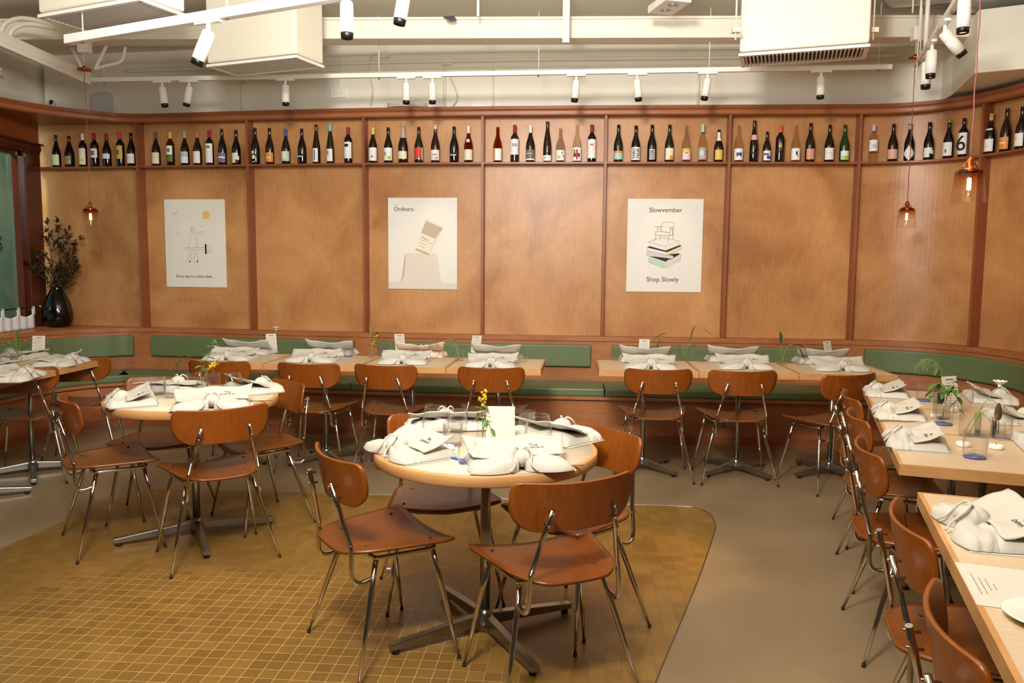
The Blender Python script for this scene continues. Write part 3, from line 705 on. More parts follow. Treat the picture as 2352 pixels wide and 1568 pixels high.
# cable tray by the left wall and conduits
t = thing('cable_tray', 'thick cream cable trunking slanting down at the upper left', 'trunking', (0, 0, 0))
a_, b_ = at(195, 176, 2.95), at(-60, 62, 2.95); m = MB(); m.beam(a_, b_, .10, .07); m.build('trunk', 'cream_metal', t, bevel=.006)
m = MB(); m.beam(a_+Vector((.03, 0, -.05)), b_+Vector((.03, 0, -.05)), .03, .03); m.build('lower_rail', 'cream_metal', t)
def tube_thing(name, pts, r, label, cat, m='cream', n=6, seg=8, group=None):
    o = MB().tube(smooth_path(pts, n), r, seg).build(name, m); return tag(o, label, cat, group)
gc = 'cream conduits under the ceiling'
def wall_line(z, r, p0, p1, label):
    c, n = clip(Wc, Wn, z, p0, p1, -.19); tag(MB().tube([c[i]+n[i]*-.19+Vector((0, 0, z)) for i in range(len(c))], r, 8).build('conduit', 'cream'), label, 'conduit', gc)
wall_line(3.30, .010, 235, 2090, 'highest thin cream conduit running along the upper back wall')
wall_line(3.225, .016, 290, 2060, 'thick cream conduit running along the upper back wall below the highest one')
wall_line(3.165, .007, 290, 2080, 'lowest thin cream conduit along the upper back wall')
for px, r, zt, lab in ((556, .009, 3.16, 'vertical conduit on the cream wall right of the tall wrapped air unit'), (1022, .012, 3.2, 'vertical conduit on the cream wall behind the upright spotlight pair'), (1133, .008, 3.16, 'thin vertical conduit on the cream wall above the centre bottles'), (1604, .012, 3.16, 'vertical conduit on the cream wall before the wide air unit')):
    q, rz = on_curve(px, 3.0, -.205); tag(MB().tube([(q.x, q.y, 2.795), (q.x, q.y, zt)], r, 8).build('conduit', 'cream'), lab, 'conduit', gc)
def wall_box(px, py, w_, h_, name, label, cat, mm='cream_metal', dep=.03):
    q, rz = wall_pt(px, py); t = thing(name, label, cat, q, rz); MB().box((0, -dep/2-.001, 0), (w_, dep, h_)).build('housing', mm, t, bevel=.004); return t
wall_box(1028, 141, .10, .07, 'junction_box', 'cream junction box on the conduits above the upright spotlight pair', 'junction box')
wall_box(884, 127, .09, .06, 'junction_box', 'small cream junction box left of the upright spotlight pair', 'junction box')
t = wall_box(778, 214, .145, .088, 'wall_socket', 'double white wall plate on the cream wall above the bottles', 'socket', 'white_metal', .015)
for dx in (-.035, .035): MB().lathe([(0, 0), (.004, 0), (.004, .004), (0, .004)], 8, M4=Matrix.Translation((dx, -.016, 0)) @ Matrix.Rotation(PI/2, 4, 'X')).build('screw', 'steel', t)
q, rz = wall_pt(778, 190); tube_thing('socket_cable', [(q.x, q.y-.01, q.z-.03), (q.x+.02, q.y-.01, q.z+.1), (q.x+.03, q.y-.01, q.z+.25)], .004, 'thin cable rising from the double white wall plate', 'cable')
# loose cables on the cornice
def cable(pts, label): 
    P_ = [wall_pt(x, y, d=-.18)[0] for x, y in pts]; tube_thing('loose_cable', P_, .006, label, 'cable', 'grille', 8)
cable([(872, 124), (855, 130), (848, 165), (856, 205), (852, 240)], 'curved grey cable hanging down the cream wall left of the spotlight pair')
cable([(1032, 172), (1045, 200), (1050, 225), (1040, 243)], 'bent grey cable right of the upright spotlight pair')
t = thing('cable_coil', 'flat coil of pale cable lying on the cornice above the fourth bay', 'cable', wall_pt(935, 243, d=-.10)[0]); m = MB()
m.tube([(.17*math.cos(k*.3), .05*math.sin(k*.3), .012+.0006*k) for k in range(64)], .006, 6); m.build('coil', 'grille', t); t.location.z = 2.80
q = wall_pt(1105, 240, d=-.14)[0]; o = tag(MB().box((0, 0, .02), (.16, .05, .04)).build('adapter_box', 'white_metal', None, (q.x, q.y, 2.795), .1, bevel=.004), 'small white box resting on the cornice above the centre', 'box')
# wall speaker
q, rz = wall_pt(240, 235, d=-.215); t = thing('wall_speaker', 'pale grey rounded speaker panel on the cream wall behind the left pendant cord', 'speaker', q, rz)
def sup(w_, h_, n=3.0, k=40): return [(w_*math.copysign(abs(math.cos(2*PI*i/k))**(2/n), math.cos(2*PI*i/k)), h_*math.copysign(abs(math.sin(2*PI*i/k))**(2/n), math.sin(2*PI*i/k))) for i in range(k)]
def plate(poly, y0, y1):
    m = MB(); n = len(poly); m.add([(x, y0, z) for x, z in poly]+[(x, y1, z) for x, z in poly], [tuple(range(n)), tuple(range(2*n-1, n-1, -1))]+[(i, n+i, n+(i+1) % n, (i+1) % n) for i in range(n)]); return m
plate(sup(.130, .098), -.03, 0).build('rim', 'cream_metal', t)
mat('speaker_cloth', (206, 206, 204), .8); plate(sup(.122, .090), -.036, -.03).build('grille_cloth', 'speaker_cloth', t)
# camera on the cornice
q = wall_pt(130, 250, d=-.10)[0]; t = thing('security_camera', 'small white camera with black face standing on the left cornice', 'camera', (q.x+.1, q.y-.25, 2.793), .3)
m = MB(); m.lathe([(0, 0), (.034, 0), (.036, .01), (.034, .05), (.03, .056), (0, .056)], 24); m.build('base', 'white_metal', t)
m = MB(); m.ball((0, 0, .085), (.036, .034, .038), 24, 14); m.build('head', 'white_metal', t)
m = MB(); m.ball((0, -.016, .090), (.020, .022, .026), 20, 12); m.build('lens_face', 'black_gloss', t)
q = wall_pt(25, 225, d=-.1)[0]; o = tag(MB().box((0, 0, .02), (.1, .06, .04)).build('wall_adapter', 'white_metal', None, (-4.32, 6.0, 2.795), .2, bevel=.006), 'white plug adapter lying on the cornice at the left edge', 'adapter')
# left wall conduits
for (pts, lab) in (([(XL-.10, 6.1, 2.8), (XL-.10, 6.1, 3.02), (XL-.09, 6.15, 3.09), (XL+.06, 6.3, 3.12)], 'bent cream conduit on the left upper wall near the edge'), ([(XL-.10, 6.9, 2.8), (XL-.10, 6.9, 3.0), (XL-.09, 6.93, 3.06), (XL+.08, 7.0, 3.08)], 'second bent cream conduit on the left upper wall')):
    tube_thing('bent_conduit', pts, .012, lab, 'conduit', group=gc)
for pts, lab in (([(245-80, 110), (185, 150), (196, 172)], 'short bent pipe left of the left pendant canopy'), ([(245, 105), (230, 135), (218, 160)], 'straight slanting pipe right of the left pendant canopy'), ([(288, 108), (278, 140), (240, 152), (218, 158)], 'long curved pipe sweeping to the left pendant canopy')):
    tube_thing('ceiling_pipe', [atY(x, y, 6.45) for x, y in pts], .013, lab, 'pipe', group='pipes round the left pendant')
for y0, lab in ((0, 'outer curved cream pipe at the upper left'), (1, 'inner curved cream pipe at the upper left')):
    tube_thing('curved_pipe', [atY(x, y, 5.9) for x, y in (((0, 82), (12, 55), (45, 42), (90, 48), (130, 62)) if y0 == 0 else ((20, 88), (30, 68), (60, 56), (100, 60), (130, 66)))], .016, lab, 'pipe')
# emergency light near the top, bracket
p = at(1537, 10, 3.25); t = thing('emergency_light', 'white ceiling unit with two round lenses near the top centre right', 'light', p, .25)
MB().box((0, 0, 0), (.19, .30, .05)).build('housing', 'white_metal', t, bevel=.006); MB().tube([(0, 0, .02), (0, 0, .25)], .012, 8).build('stem', 'cream_metal', t)
for dy in (-.06, .06):
    m = MB(); m.lathe([(0, -.03), (.02, -.034), (.028, -.025), (.034, -.024)], 16, (0, dy, 0)); m.build('lens', 'glass', t); m = MB(); m.lathe([(.034, -.024), (.04, -.024), (.04, -.03), (.034, -.03)], 16, (0, dy, 0)); m.build('lens_ring', 'chrome', t)
p = at(1033, 42, 3.2); o = tag(plate([(-.05, .012), (.03, .02), (.05, -.01), (.0, -.016)], 0, .04).build('dark_bracket', 'black', None, (atY(1033, 42, 6.08).x, 6.08, atY(1033, 42, 6.08).z)), 'small dark bracket stuck to the front of the ceiling beam', 'bracket')
for px, y0, w_, lab in ((1300, 0, .05, 'wide cream strut in front of the ceiling beam near the centre'), (1098, 0, .018, 'thin cream strut rising above the ceiling beam')):
    p = atY(px, 60, 6.0); o = tag(MB().box((0, 0, 0), (w_, .02, .62 if w_ > .03 else .3)).build('ceiling_strut', 'cream', None, (p.x, p.y, 3.40-.0 if w_ > .03 else 3.36)), lab, 'strut')
    o.location.z = (3.5+atY(px, 98 if w_ > .03 else 38, 6.0).z)/2; o.scale.z = (3.5-atY(px, 98 if w_ > .03 else 38, 6.0).z)/(.62 if w_ > .03 else .3)
# ducts over the bulkhead
mat('duct_metal', (196, 196, 194), .35, metal=.6, bump=.3, bscale=30)
for pts, r, lab in (([(2.72, 6.0, 3.44), (2.95, 5.75, 3.40), (3.3, 5.5, 3.38), (4.5, 5.0, 3.36)], .11, 'round grey duct lying above the right bulkhead, nearer one'), ([(3.2, 6.1, 3.42), (3.6, 5.85, 3.38), (4.6, 5.4, 3.37)], .10, 'round grey duct above the right bulkhead, farther one')):
    tube_thing('air_duct', pts, r, lab, 'duct', 'duct_metal', 8, 20)
for px, yb, Y, r, lab in ((2096, 30, 5.75, .006, 'thin hanging rod left of the right pendant box'), (2111, 95, 5.7, .007, 'long thin rod hanging right of the right pendant box'), (2125, 120, 5.72, .016, 'thick vertical cream pipe right of the right pendant box'), (2103, 205, 5.9, .004, 'longest thin rod hanging beside the right pendant cord')):
    p = atY(px, yb, Y); tag(MB().tube([(p.x, p.y, p.z), (p.x, p.y, 3.5)], r, 8).build('hanging_rod', 'cream_metal'), lab, 'rod', 'rods beside the right pendant')
# pendants
def make_pendant(p, ztop, label, s, box, lamp):
    t = thing('pendant_lamp', label, 'pendant lamp', p, 0, 'smoked glass pendant lamps')
    def S(pr): return [(r*s, z*s) for r, z in pr]
    m = MB(); m.lathe(S([(.067, 0), (.064, .04), (.058, .10), (.054, .128), (.050, .136), (.036, .139)]), 12); m.build('glass_shade', 'pendant_glass', t)
    for f in m.sm: pass
    m = MB(); m.lathe(S([(.067, -.001), (.067, .003), (.063, .003), (.063, -.001), (.067, -.001)]), 24); m.build('shade_rim', 'glass', t)
    m = MB(); m.lathe(S([(.036, .130), (.042, .134), (.042, .142), (.02, .146), (.014, .155), (.014, .18), (.008, .19), (.0, .192)]), 24)
    m.tube([Vector(v)*s for v in ((.036, 0, .14), (.02, 0, .165), (0, 0, .185))], .0025, 6); m.tube([Vector(v)*s for v in ((-.036, 0, .14), (-.02, 0, .165), (0, 0, .185))], .0025, 6); m.build('cap', 'copper', t)
    m = MB(); m.lathe(S([(0, .03), (.010, .034), (.014, .05), (.014, .10), (.010, .12), (.010, .135)]), 16); b_ = m.build('bulb', 'glass', t)
    m = MB(); m.lathe(S([(0, .050), (.0085, .056), (.0085, .10), (0, .106)]), 8); m.build('filament', 'filament', b_)
    top = ztop-p.z; m = MB(); n = 40
    m.tube([(.0018*math.cos(i*1.3), .0018*math.sin(i*1.3), .19*s+(top-.19*s)*i/n) for i in range(n+1)], .0028, 6); m.build('twisted_cord', 'cord_copper', t)
    if box:
        m = MB(); m.lathe([(0, top), (.05, top), (.05, top+.014), (.01, top+.02), (.008, top+.035), (0, top+.035)], 24); m.build('canopy', 'copper', t)
        m = MB(); m.tube([(0, 0, top+.03), (0, 0, top+.13)], .003, 6); m.build('wire', 'cream_metal', t)
        m = MB(); m.box((.01, 0, top+.18), (.085, .06, .1)); m.build('connection_box', 'white_metal', t, bevel=.004)
        m = MB(); m.tube([(0.015, 0, top+.23), (.015, 0, 3.5-p.z)], .006, 8); m.build('drop_rod', 'cream_metal', t)
    l = bpy.data.lights.new('bulb_light', 'POINT'); l.energy = lamp; l.color = (1, .62, .28); l.shadow_soft_size = .012
    lo = bpy.data.objects.new('bulb_light', l); C.objects.link(lo); lo.parent = t; lo.location = (0, 0, .015*s)
p = atY(209, 521, 6.25); make_pendant(p, atY(206, 162, 6.25).z, 'left pendant lamp of smoked glass beside the dried branches', 1, True, 1.6)
p = atY(2081, 522, 5.95); make_pendant(p, atY(2090, 136, 5.95).z, 'smaller right pendant lamp before the curved wall', 1, True, 1.6)
p = atY(2223, 465, 3.45); make_pendant(p, 3.5, 'largest and nearest pendant lamp on a twisted copper cord', 1, False, 1.6)
# posters
def poster(px, py, w_, h_, label):
    q, rz = wall_pt(px, py, d=-.11); t = thing('poster', label, 'poster', q, rz, 'white posters on the panelled wall')
    MB().box((0, -.006, 0), (w_, .008, h_)).build('board', 'poster', t); return t
class Ink:
    def __init__(s, t, box, w_, h_): s.t = t; s.b = box; s.w = w_; s.h = h_
    def P(s, x, y): return ((x-s.b[0])/(s.b[2]-s.b[0])-.5)*s.w, (.5-(y-s.b[1])/(s.b[3]-s.b[1]))*s.h
    def lines(s, name, strokes, m='poster_ink', r=.0011):
        mb = MB()
        for st in strokes: mb.tube([(s.P(*q)[0], -.0105, s.P(*q)[1]) for q in st], r, 4)
        return mb.build(name, m, s.t)
    def fill(s, name, poly, m, k=0): 
        pp = [s.P(*q) for q in poly]
        if sum(pp[i][0]*pp[(i+1) % len(pp)][1]-pp[(i+1) % len(pp)][0]*pp[i][1] for i in range(len(pp))) < 0: pp = pp[::-1]
        return plate(pp, -.0104-k*.0003, -.0098).build(name, m, s.t)
    def text(s, body, x0, x1, y, m='poster_ink', rot=0):
        a_, b_ = s.P(x0, y), s.P(x1, y); o = text_mesh(body, .05, 'lettering', m, s.t, ((a_[0]+b_[0])/2, -.0105, a_[1]), (PI/2, 0, 0), bold=.0003)
        k = (b_[0]-a_[0])/o.dimensions.x if o.dimensions.x else 1
        bpy.context.view_layer.update(); k = (b_[0]-a_[0])/max(1e-6, max(v.co.x for v in o.data.vertices)-min(v.co.x for v in o.data.vertices)); o.scale = (k, k, 1)
        if rot: o.rotation_euler = (PI/2, rot, 0)
        return o
def circ(x, y, rx, ry=None, k=24): ry = ry or rx; return [(x+rx*math.cos(2*PI*i/k), y+ry*math.sin(2*PI*i/k)) for i in range(k)]
PW, PH = .61, .81
t = poster(450, 559, PW, PH, 'white poster with a thin line drawing of a figure and a yellow sun'); I = Ink(t, (105, 137, 1125, 1478), PW, PH)
I.fill('drawn_sun', circ(808, 375, 66), 'poster_sun')
I.lines('sun_rays', [[(808+86*math.cos(a), 375+86*math.sin(a)), (808+112*math.cos(a), 375+112*math.sin(a))] for a in [k*PI/8 for k in range(16)]], 'poster_grey')
I.lines('drawn_birds', [[(235, 350), (262, 372), (285, 345), (330, 320)], [(262, 372), (300, 352), (335, 335)], [(530, 380), (560, 410), (580, 375), (612, 395)], [(670, 525), (700, 545), (735, 545), (765, 520)], [(285, 630), (310, 665), (340, 640), (372, 655)]], 'poster_grey', .0014)
I.lines('drawn_figure', [[(545, 635), (548, 560), (570, 545), (598, 560), (605, 635), (575, 655), (545, 635)], [(560, 570), (556, 610), (575, 635), (592, 610), (590, 570)], [(610, 655), (690, 640), (750, 620), (765, 670), (700, 682), (625, 668)], [(530, 680), (522, 790), (495, 865)], [(610, 690), (622, 790), (628, 870)], [(645, 700), (665, 760), (655, 870)],
    [(430, 870), (770, 870)], [(435, 900), (770, 900)], [(430, 770), (480, 775)], [(518, 905), (500, 985), (548, 985), (552, 910)], [(500, 985), (470, 1060), (440, 1095), (490, 1105), (520, 1070), (548, 985)], [(582, 905), (592, 985), (640, 975), (630, 905)], [(592, 985), (592, 1060), (575, 1105), (620, 1100), (652, 1060), (640, 975)]], r=.0009)
I.lines('drawn_grid', [[(805, 825), (885, 805)]]+[[(805+k*20, 830), (805+k*20, 965)] for k in range(5)]+[[(805, 840+k*22), (900, 840+k*22)] for k in range(6)], 'poster_grey', .0006)
I.fill('black_bar', [(776, 818), (802, 818), (802, 970), (776, 970)], 'poster_black'); I.fill('shoe_heel', circ(514, 1086, 9, 16), 'poster_black'); I.fill('shoe_heel', circ(645, 1080, 9, 18), 'poster_black')
I.text('Every day is a clean slate.', 275, 888, 1312)
PW2 = .622; t = poster(971, 559.5, PW2, .805, 'white poster showing a tilted cosmetic tube above pale draped cloth'); I = Ink(t, (138, 110, 1240, 1510), PW2, .805)
I.text('The', 238, 300, 222, 'poster_grey'); I.text('Ordinary.', 238, 562, 284)
I.fill('pale_cloth', [(330, 1400), (395, 1060), (405, 985), (450, 955), (760, 950), (880, 960), (935, 1010), (960, 1250), (990, 1400), (1238, 1420), (1238, 1508), (140, 1508), (140, 1400)], 'poster_pale')
I.fill('cloth_fold', [(330, 1395), (360, 1320), (398, 1000), (440, 960), (420, 1000), (385, 1320), (345, 1395)], 'poster_grey', 1)
I.fill('tube_body', [(742, 410), (1042, 545), (800, 990), (575, 905)], 'poster_beige', 2); I.fill('tube_shade', [(748, 455), (1020, 572), (885, 735), (668, 645)], 'poster_grey', 3); I.fill('tube_cap', [(578, 875), (795, 955), (795, 995), (575, 908)], 'poster_grey', 3); I.fill('tube_side', [(1020, 572), (800, 985), (830, 850), (885, 735)], 'poster_pale', 4)
o = I.text('Ordinary.', 668, 800, 735, 'poster_ink', .42); o.location.y = -.0122; o2 = I.lines('small_print', [[(640, 740), (840, 820)], [(640, 790), (760, 835)], [(630, 835), (720, 870)]], 'poster_ink', .001); o2.location.y = -.0015
PW3 = .645; t = poster(1526, 564, PW3, .80, 'white poster with a drawn armchair on a stack of books'); I = Ink(t, (140, 122, 1255, 1500), PW3, .80)
I.text('Slowvember', 455, 945, 288); I.text('Shop Slowly', 440, 918, 1315)
I.fill('black_book_shade', [(435, 840), (480, 820), (715, 885), (930, 800), (950, 815), (735, 910)], 'poster_black'); I.fill('black_book_shade', [(485, 975), (790, 1015), (945, 930), (890, 925), (720, 1050)], 'poster_black')
I.fill('mint_book', [(468, 985), (720, 1050), (705, 1135), (470, 1060)], 'poster_mint', 1); I.fill('lilac_book', [(435, 890), (830, 960), (830, 1005), (438, 965)], 'poster_lilac', 1); I.fill('yellow_book', [(735, 912), (948, 820), (948, 855), (740, 955)], 'poster_yellow', 1); I.fill('white_book', [(455, 760), (720, 825), (910, 745), (905, 800), (715, 885), (455, 815)], 'poster', 1)
ol = I.lines('drawn_armchair', [[(640, 605), (660, 465), (830, 465), (815, 640)], [(535, 530), (655, 530)], [(762, 543), (825, 543)], [(580, 535), (585, 600)], [(620, 535), (628, 590)], [(550, 650), (560, 610), (640, 600), (765, 620)], [(550, 655), (745, 668)], [(568, 660), (548, 745)], [(630, 665), (632, 730)], [(785, 545), (740, 770)], [(808, 548), (820, 720)], [(770, 665), (830, 640)]], r=.0013)
ol2 = I.lines('drawn_books', [[(455, 760), (640, 690), (910, 740), (715, 825), (455, 760), (455, 815), (715, 885), (905, 800), (910, 740)], [(715, 825), (715, 885)], [(435, 840), (438, 885), (740, 955), (948, 855), (948, 815)], [(438, 890), (438, 965), (820, 1005), (900, 900)], [(468, 985), (470, 1060), (712, 1145), (940, 1030), (940, 940)], [(720, 1050), (940, 960)], [(715, 1085), (940, 990)], [(712, 1115), (940, 1010)]], r=.0010)
for o in (ol, ol2): o.location.y = -.0012
# ------------------------------------------------------------------ wine bottles
for nm, c_ in dict(cream=(238, 232, 205), white=(240, 240, 238), mintcream=(220, 228, 180), darkcream=(150, 140, 90), yellow=(226, 196, 96), lavender=(196, 198, 220), purple=(120, 110, 150), orange=(222, 150, 70), mint=(190, 222, 196), red=(214, 62, 50), pink=(224, 176, 160), grey=(120, 112, 104), blue=(60, 80, 160), skyblue=(110, 190, 216), crimson=(150, 20, 36), black=(16, 14, 14), gold=(212, 180, 90), lime=(170, 200, 60), palepink=(240, 214, 216), brown=(110, 80, 60), silver=(176, 170, 166), copperfoil=(200, 120, 90), leafgreen=(90, 120, 40), orangered=(226, 90, 30), tan=(214, 160, 130), aqua=(176, 214, 206)).items(): mat('print_'+nm, c_, .55)
SH = dict(
 burg=[(0, .004), (.030, 0), (.038, .003), (.040, .012), (.040, .125), (.0385, .145), (.033, .170), (.024, .198), (.0165, .222), (.0145, .240), (.0138, .285), (.0150, .287), (.0150, .298), (0, .298)],
 bord=[(0, .004), (.030, 0), (.036, .003), (.0375, .010), (.0375, .185), (.036, .198), (.029, .213), (.019, .225), (.0148, .236), (.0138, .285), (.0150, .287), (.0150, .298), (0, .298)],
 flute=[(0, .004), (.028, 0), (.034, .003), (.0365, .012), (.0365, .115), (.034, .150), (.028, .190), (.020, .235), (.0148, .268), (.0138, .315), (.0150, .318), (.0150, .328), (0, .328)],
 champ=[(0, .004), (.034, 0), (.042, .004), (.0445, .014), (.0445, .120), (.041, .150), (.033, .180), (.023, .212), (.0165, .238), (.0145, .280), (.0165, .284), (.0165, .302), (0, .302)])
TOPZ = {k: v[-1][1] for k, v in SH.items()}
def rad(shape, z):
    P_ = SH[shape]
    for i in range(1, len(P_)-1):
        if P_[i][1] <= z <= P_[i+1][1] and P_[i+1][1] > P_[i][1]:
            f = (z-P_[i][1])/(P_[i+1][1]-P_[i][1]); return P_[i][0]+(P_[i+1][0]-P_[i][0])*f
    return .04
def patch(shape, z0, z1, a0, a1, e=.0006, poly=None):
    m = MB(); n = 14
    def fn(u, v):
        a = math.radians(a0+(a1-a0)*u)-PI/2; z = z0+(z1-z0)*v; r = rad(shape, z)+e
        return (r*math.cos(a), r*math.sin(a), z)
    m.grid(fn, n, 6); return m
def bottle(px, ytop, shape, gl, cap, lab, label, extra=(), capz=.058):
    z0 = ZS+.0005
    q, rz = on_curve(px, ZS+.1, -.055); base = Vector((q.x, q.y, z0))
    # height from the picture, bottle stands upright on the shelf
    yb = proj(base)[1]; hgt = (yb-ytop)*q.y/F
    s = hgt/TOPZ[shape]; s = max(.72, min(1.12, s))
    t = thing('wine_bottle', label, 'bottle', base, rz, 'wine bottles on the high shelf'); t.scale = (s if s < .9 else .98, s if s < .9 else .98, s)
    MB().lathe(SH[shape], 20).build('body', gl, t)
    tz = TOPZ[shape]
    if cap:
        m = MB(); pr = [(rad(shape, tz-capz+capz*k/5)+.0009, tz-capz+capz*k/5) for k in range(5)]+[(.0160 if shape != 'champ' else .0172, tz-.010), (.0160 if shape != 'champ' else .0172, tz+.001), (0, tz+.0015)]
        m.lathe(pr, 16); m.build('capsule', 'print_'+cap, t)
    if lab:
        c_, a, b_ = lab[:3]; w_ = lab[3] if len(lab) > 3 else 68
        lb = patch(shape, a, b_, -w_, w_).build('label', 'print_'+c_, t)
        for k, ex in enumerate(extra):
            if ex[0] == 'text':
                _, body, size, zz, c2, ro = ex
                o = text_mesh(body, size, 'label_lettering', 'print_'+c2, lb, (0, -rad(shape, zz)-.0022, zz), (PI/2, ro, 0), bold=.0004)
            else:
                c2, za, zb, a0, a1 = ex; patch(shape, za, zb, a0, a1, .0009+.0003*k).build('label_print', 'print_'+c2, lb)
    elif extra:
        for k, ex in enumerate(extra):
            if ex[0] == 'text':
                _, body, size, zz, c2, ro = ex; text_mesh(body, size, 'label_lettering', 'print_'+c2, t, (0, -rad(shape, zz)-.0015, zz), (PI/2, ro, 0), bold=.0004)
            else: patch(shape, ex[1], ex[2], ex[3], ex[4], .0009).build('label_print', 'print_'+ex[0], t)
D, B_, O_, G_, PL = 'bottle_dark', 'bottle_brown', 'bottle_olive', 'bottle_green', 'bottle_plum'
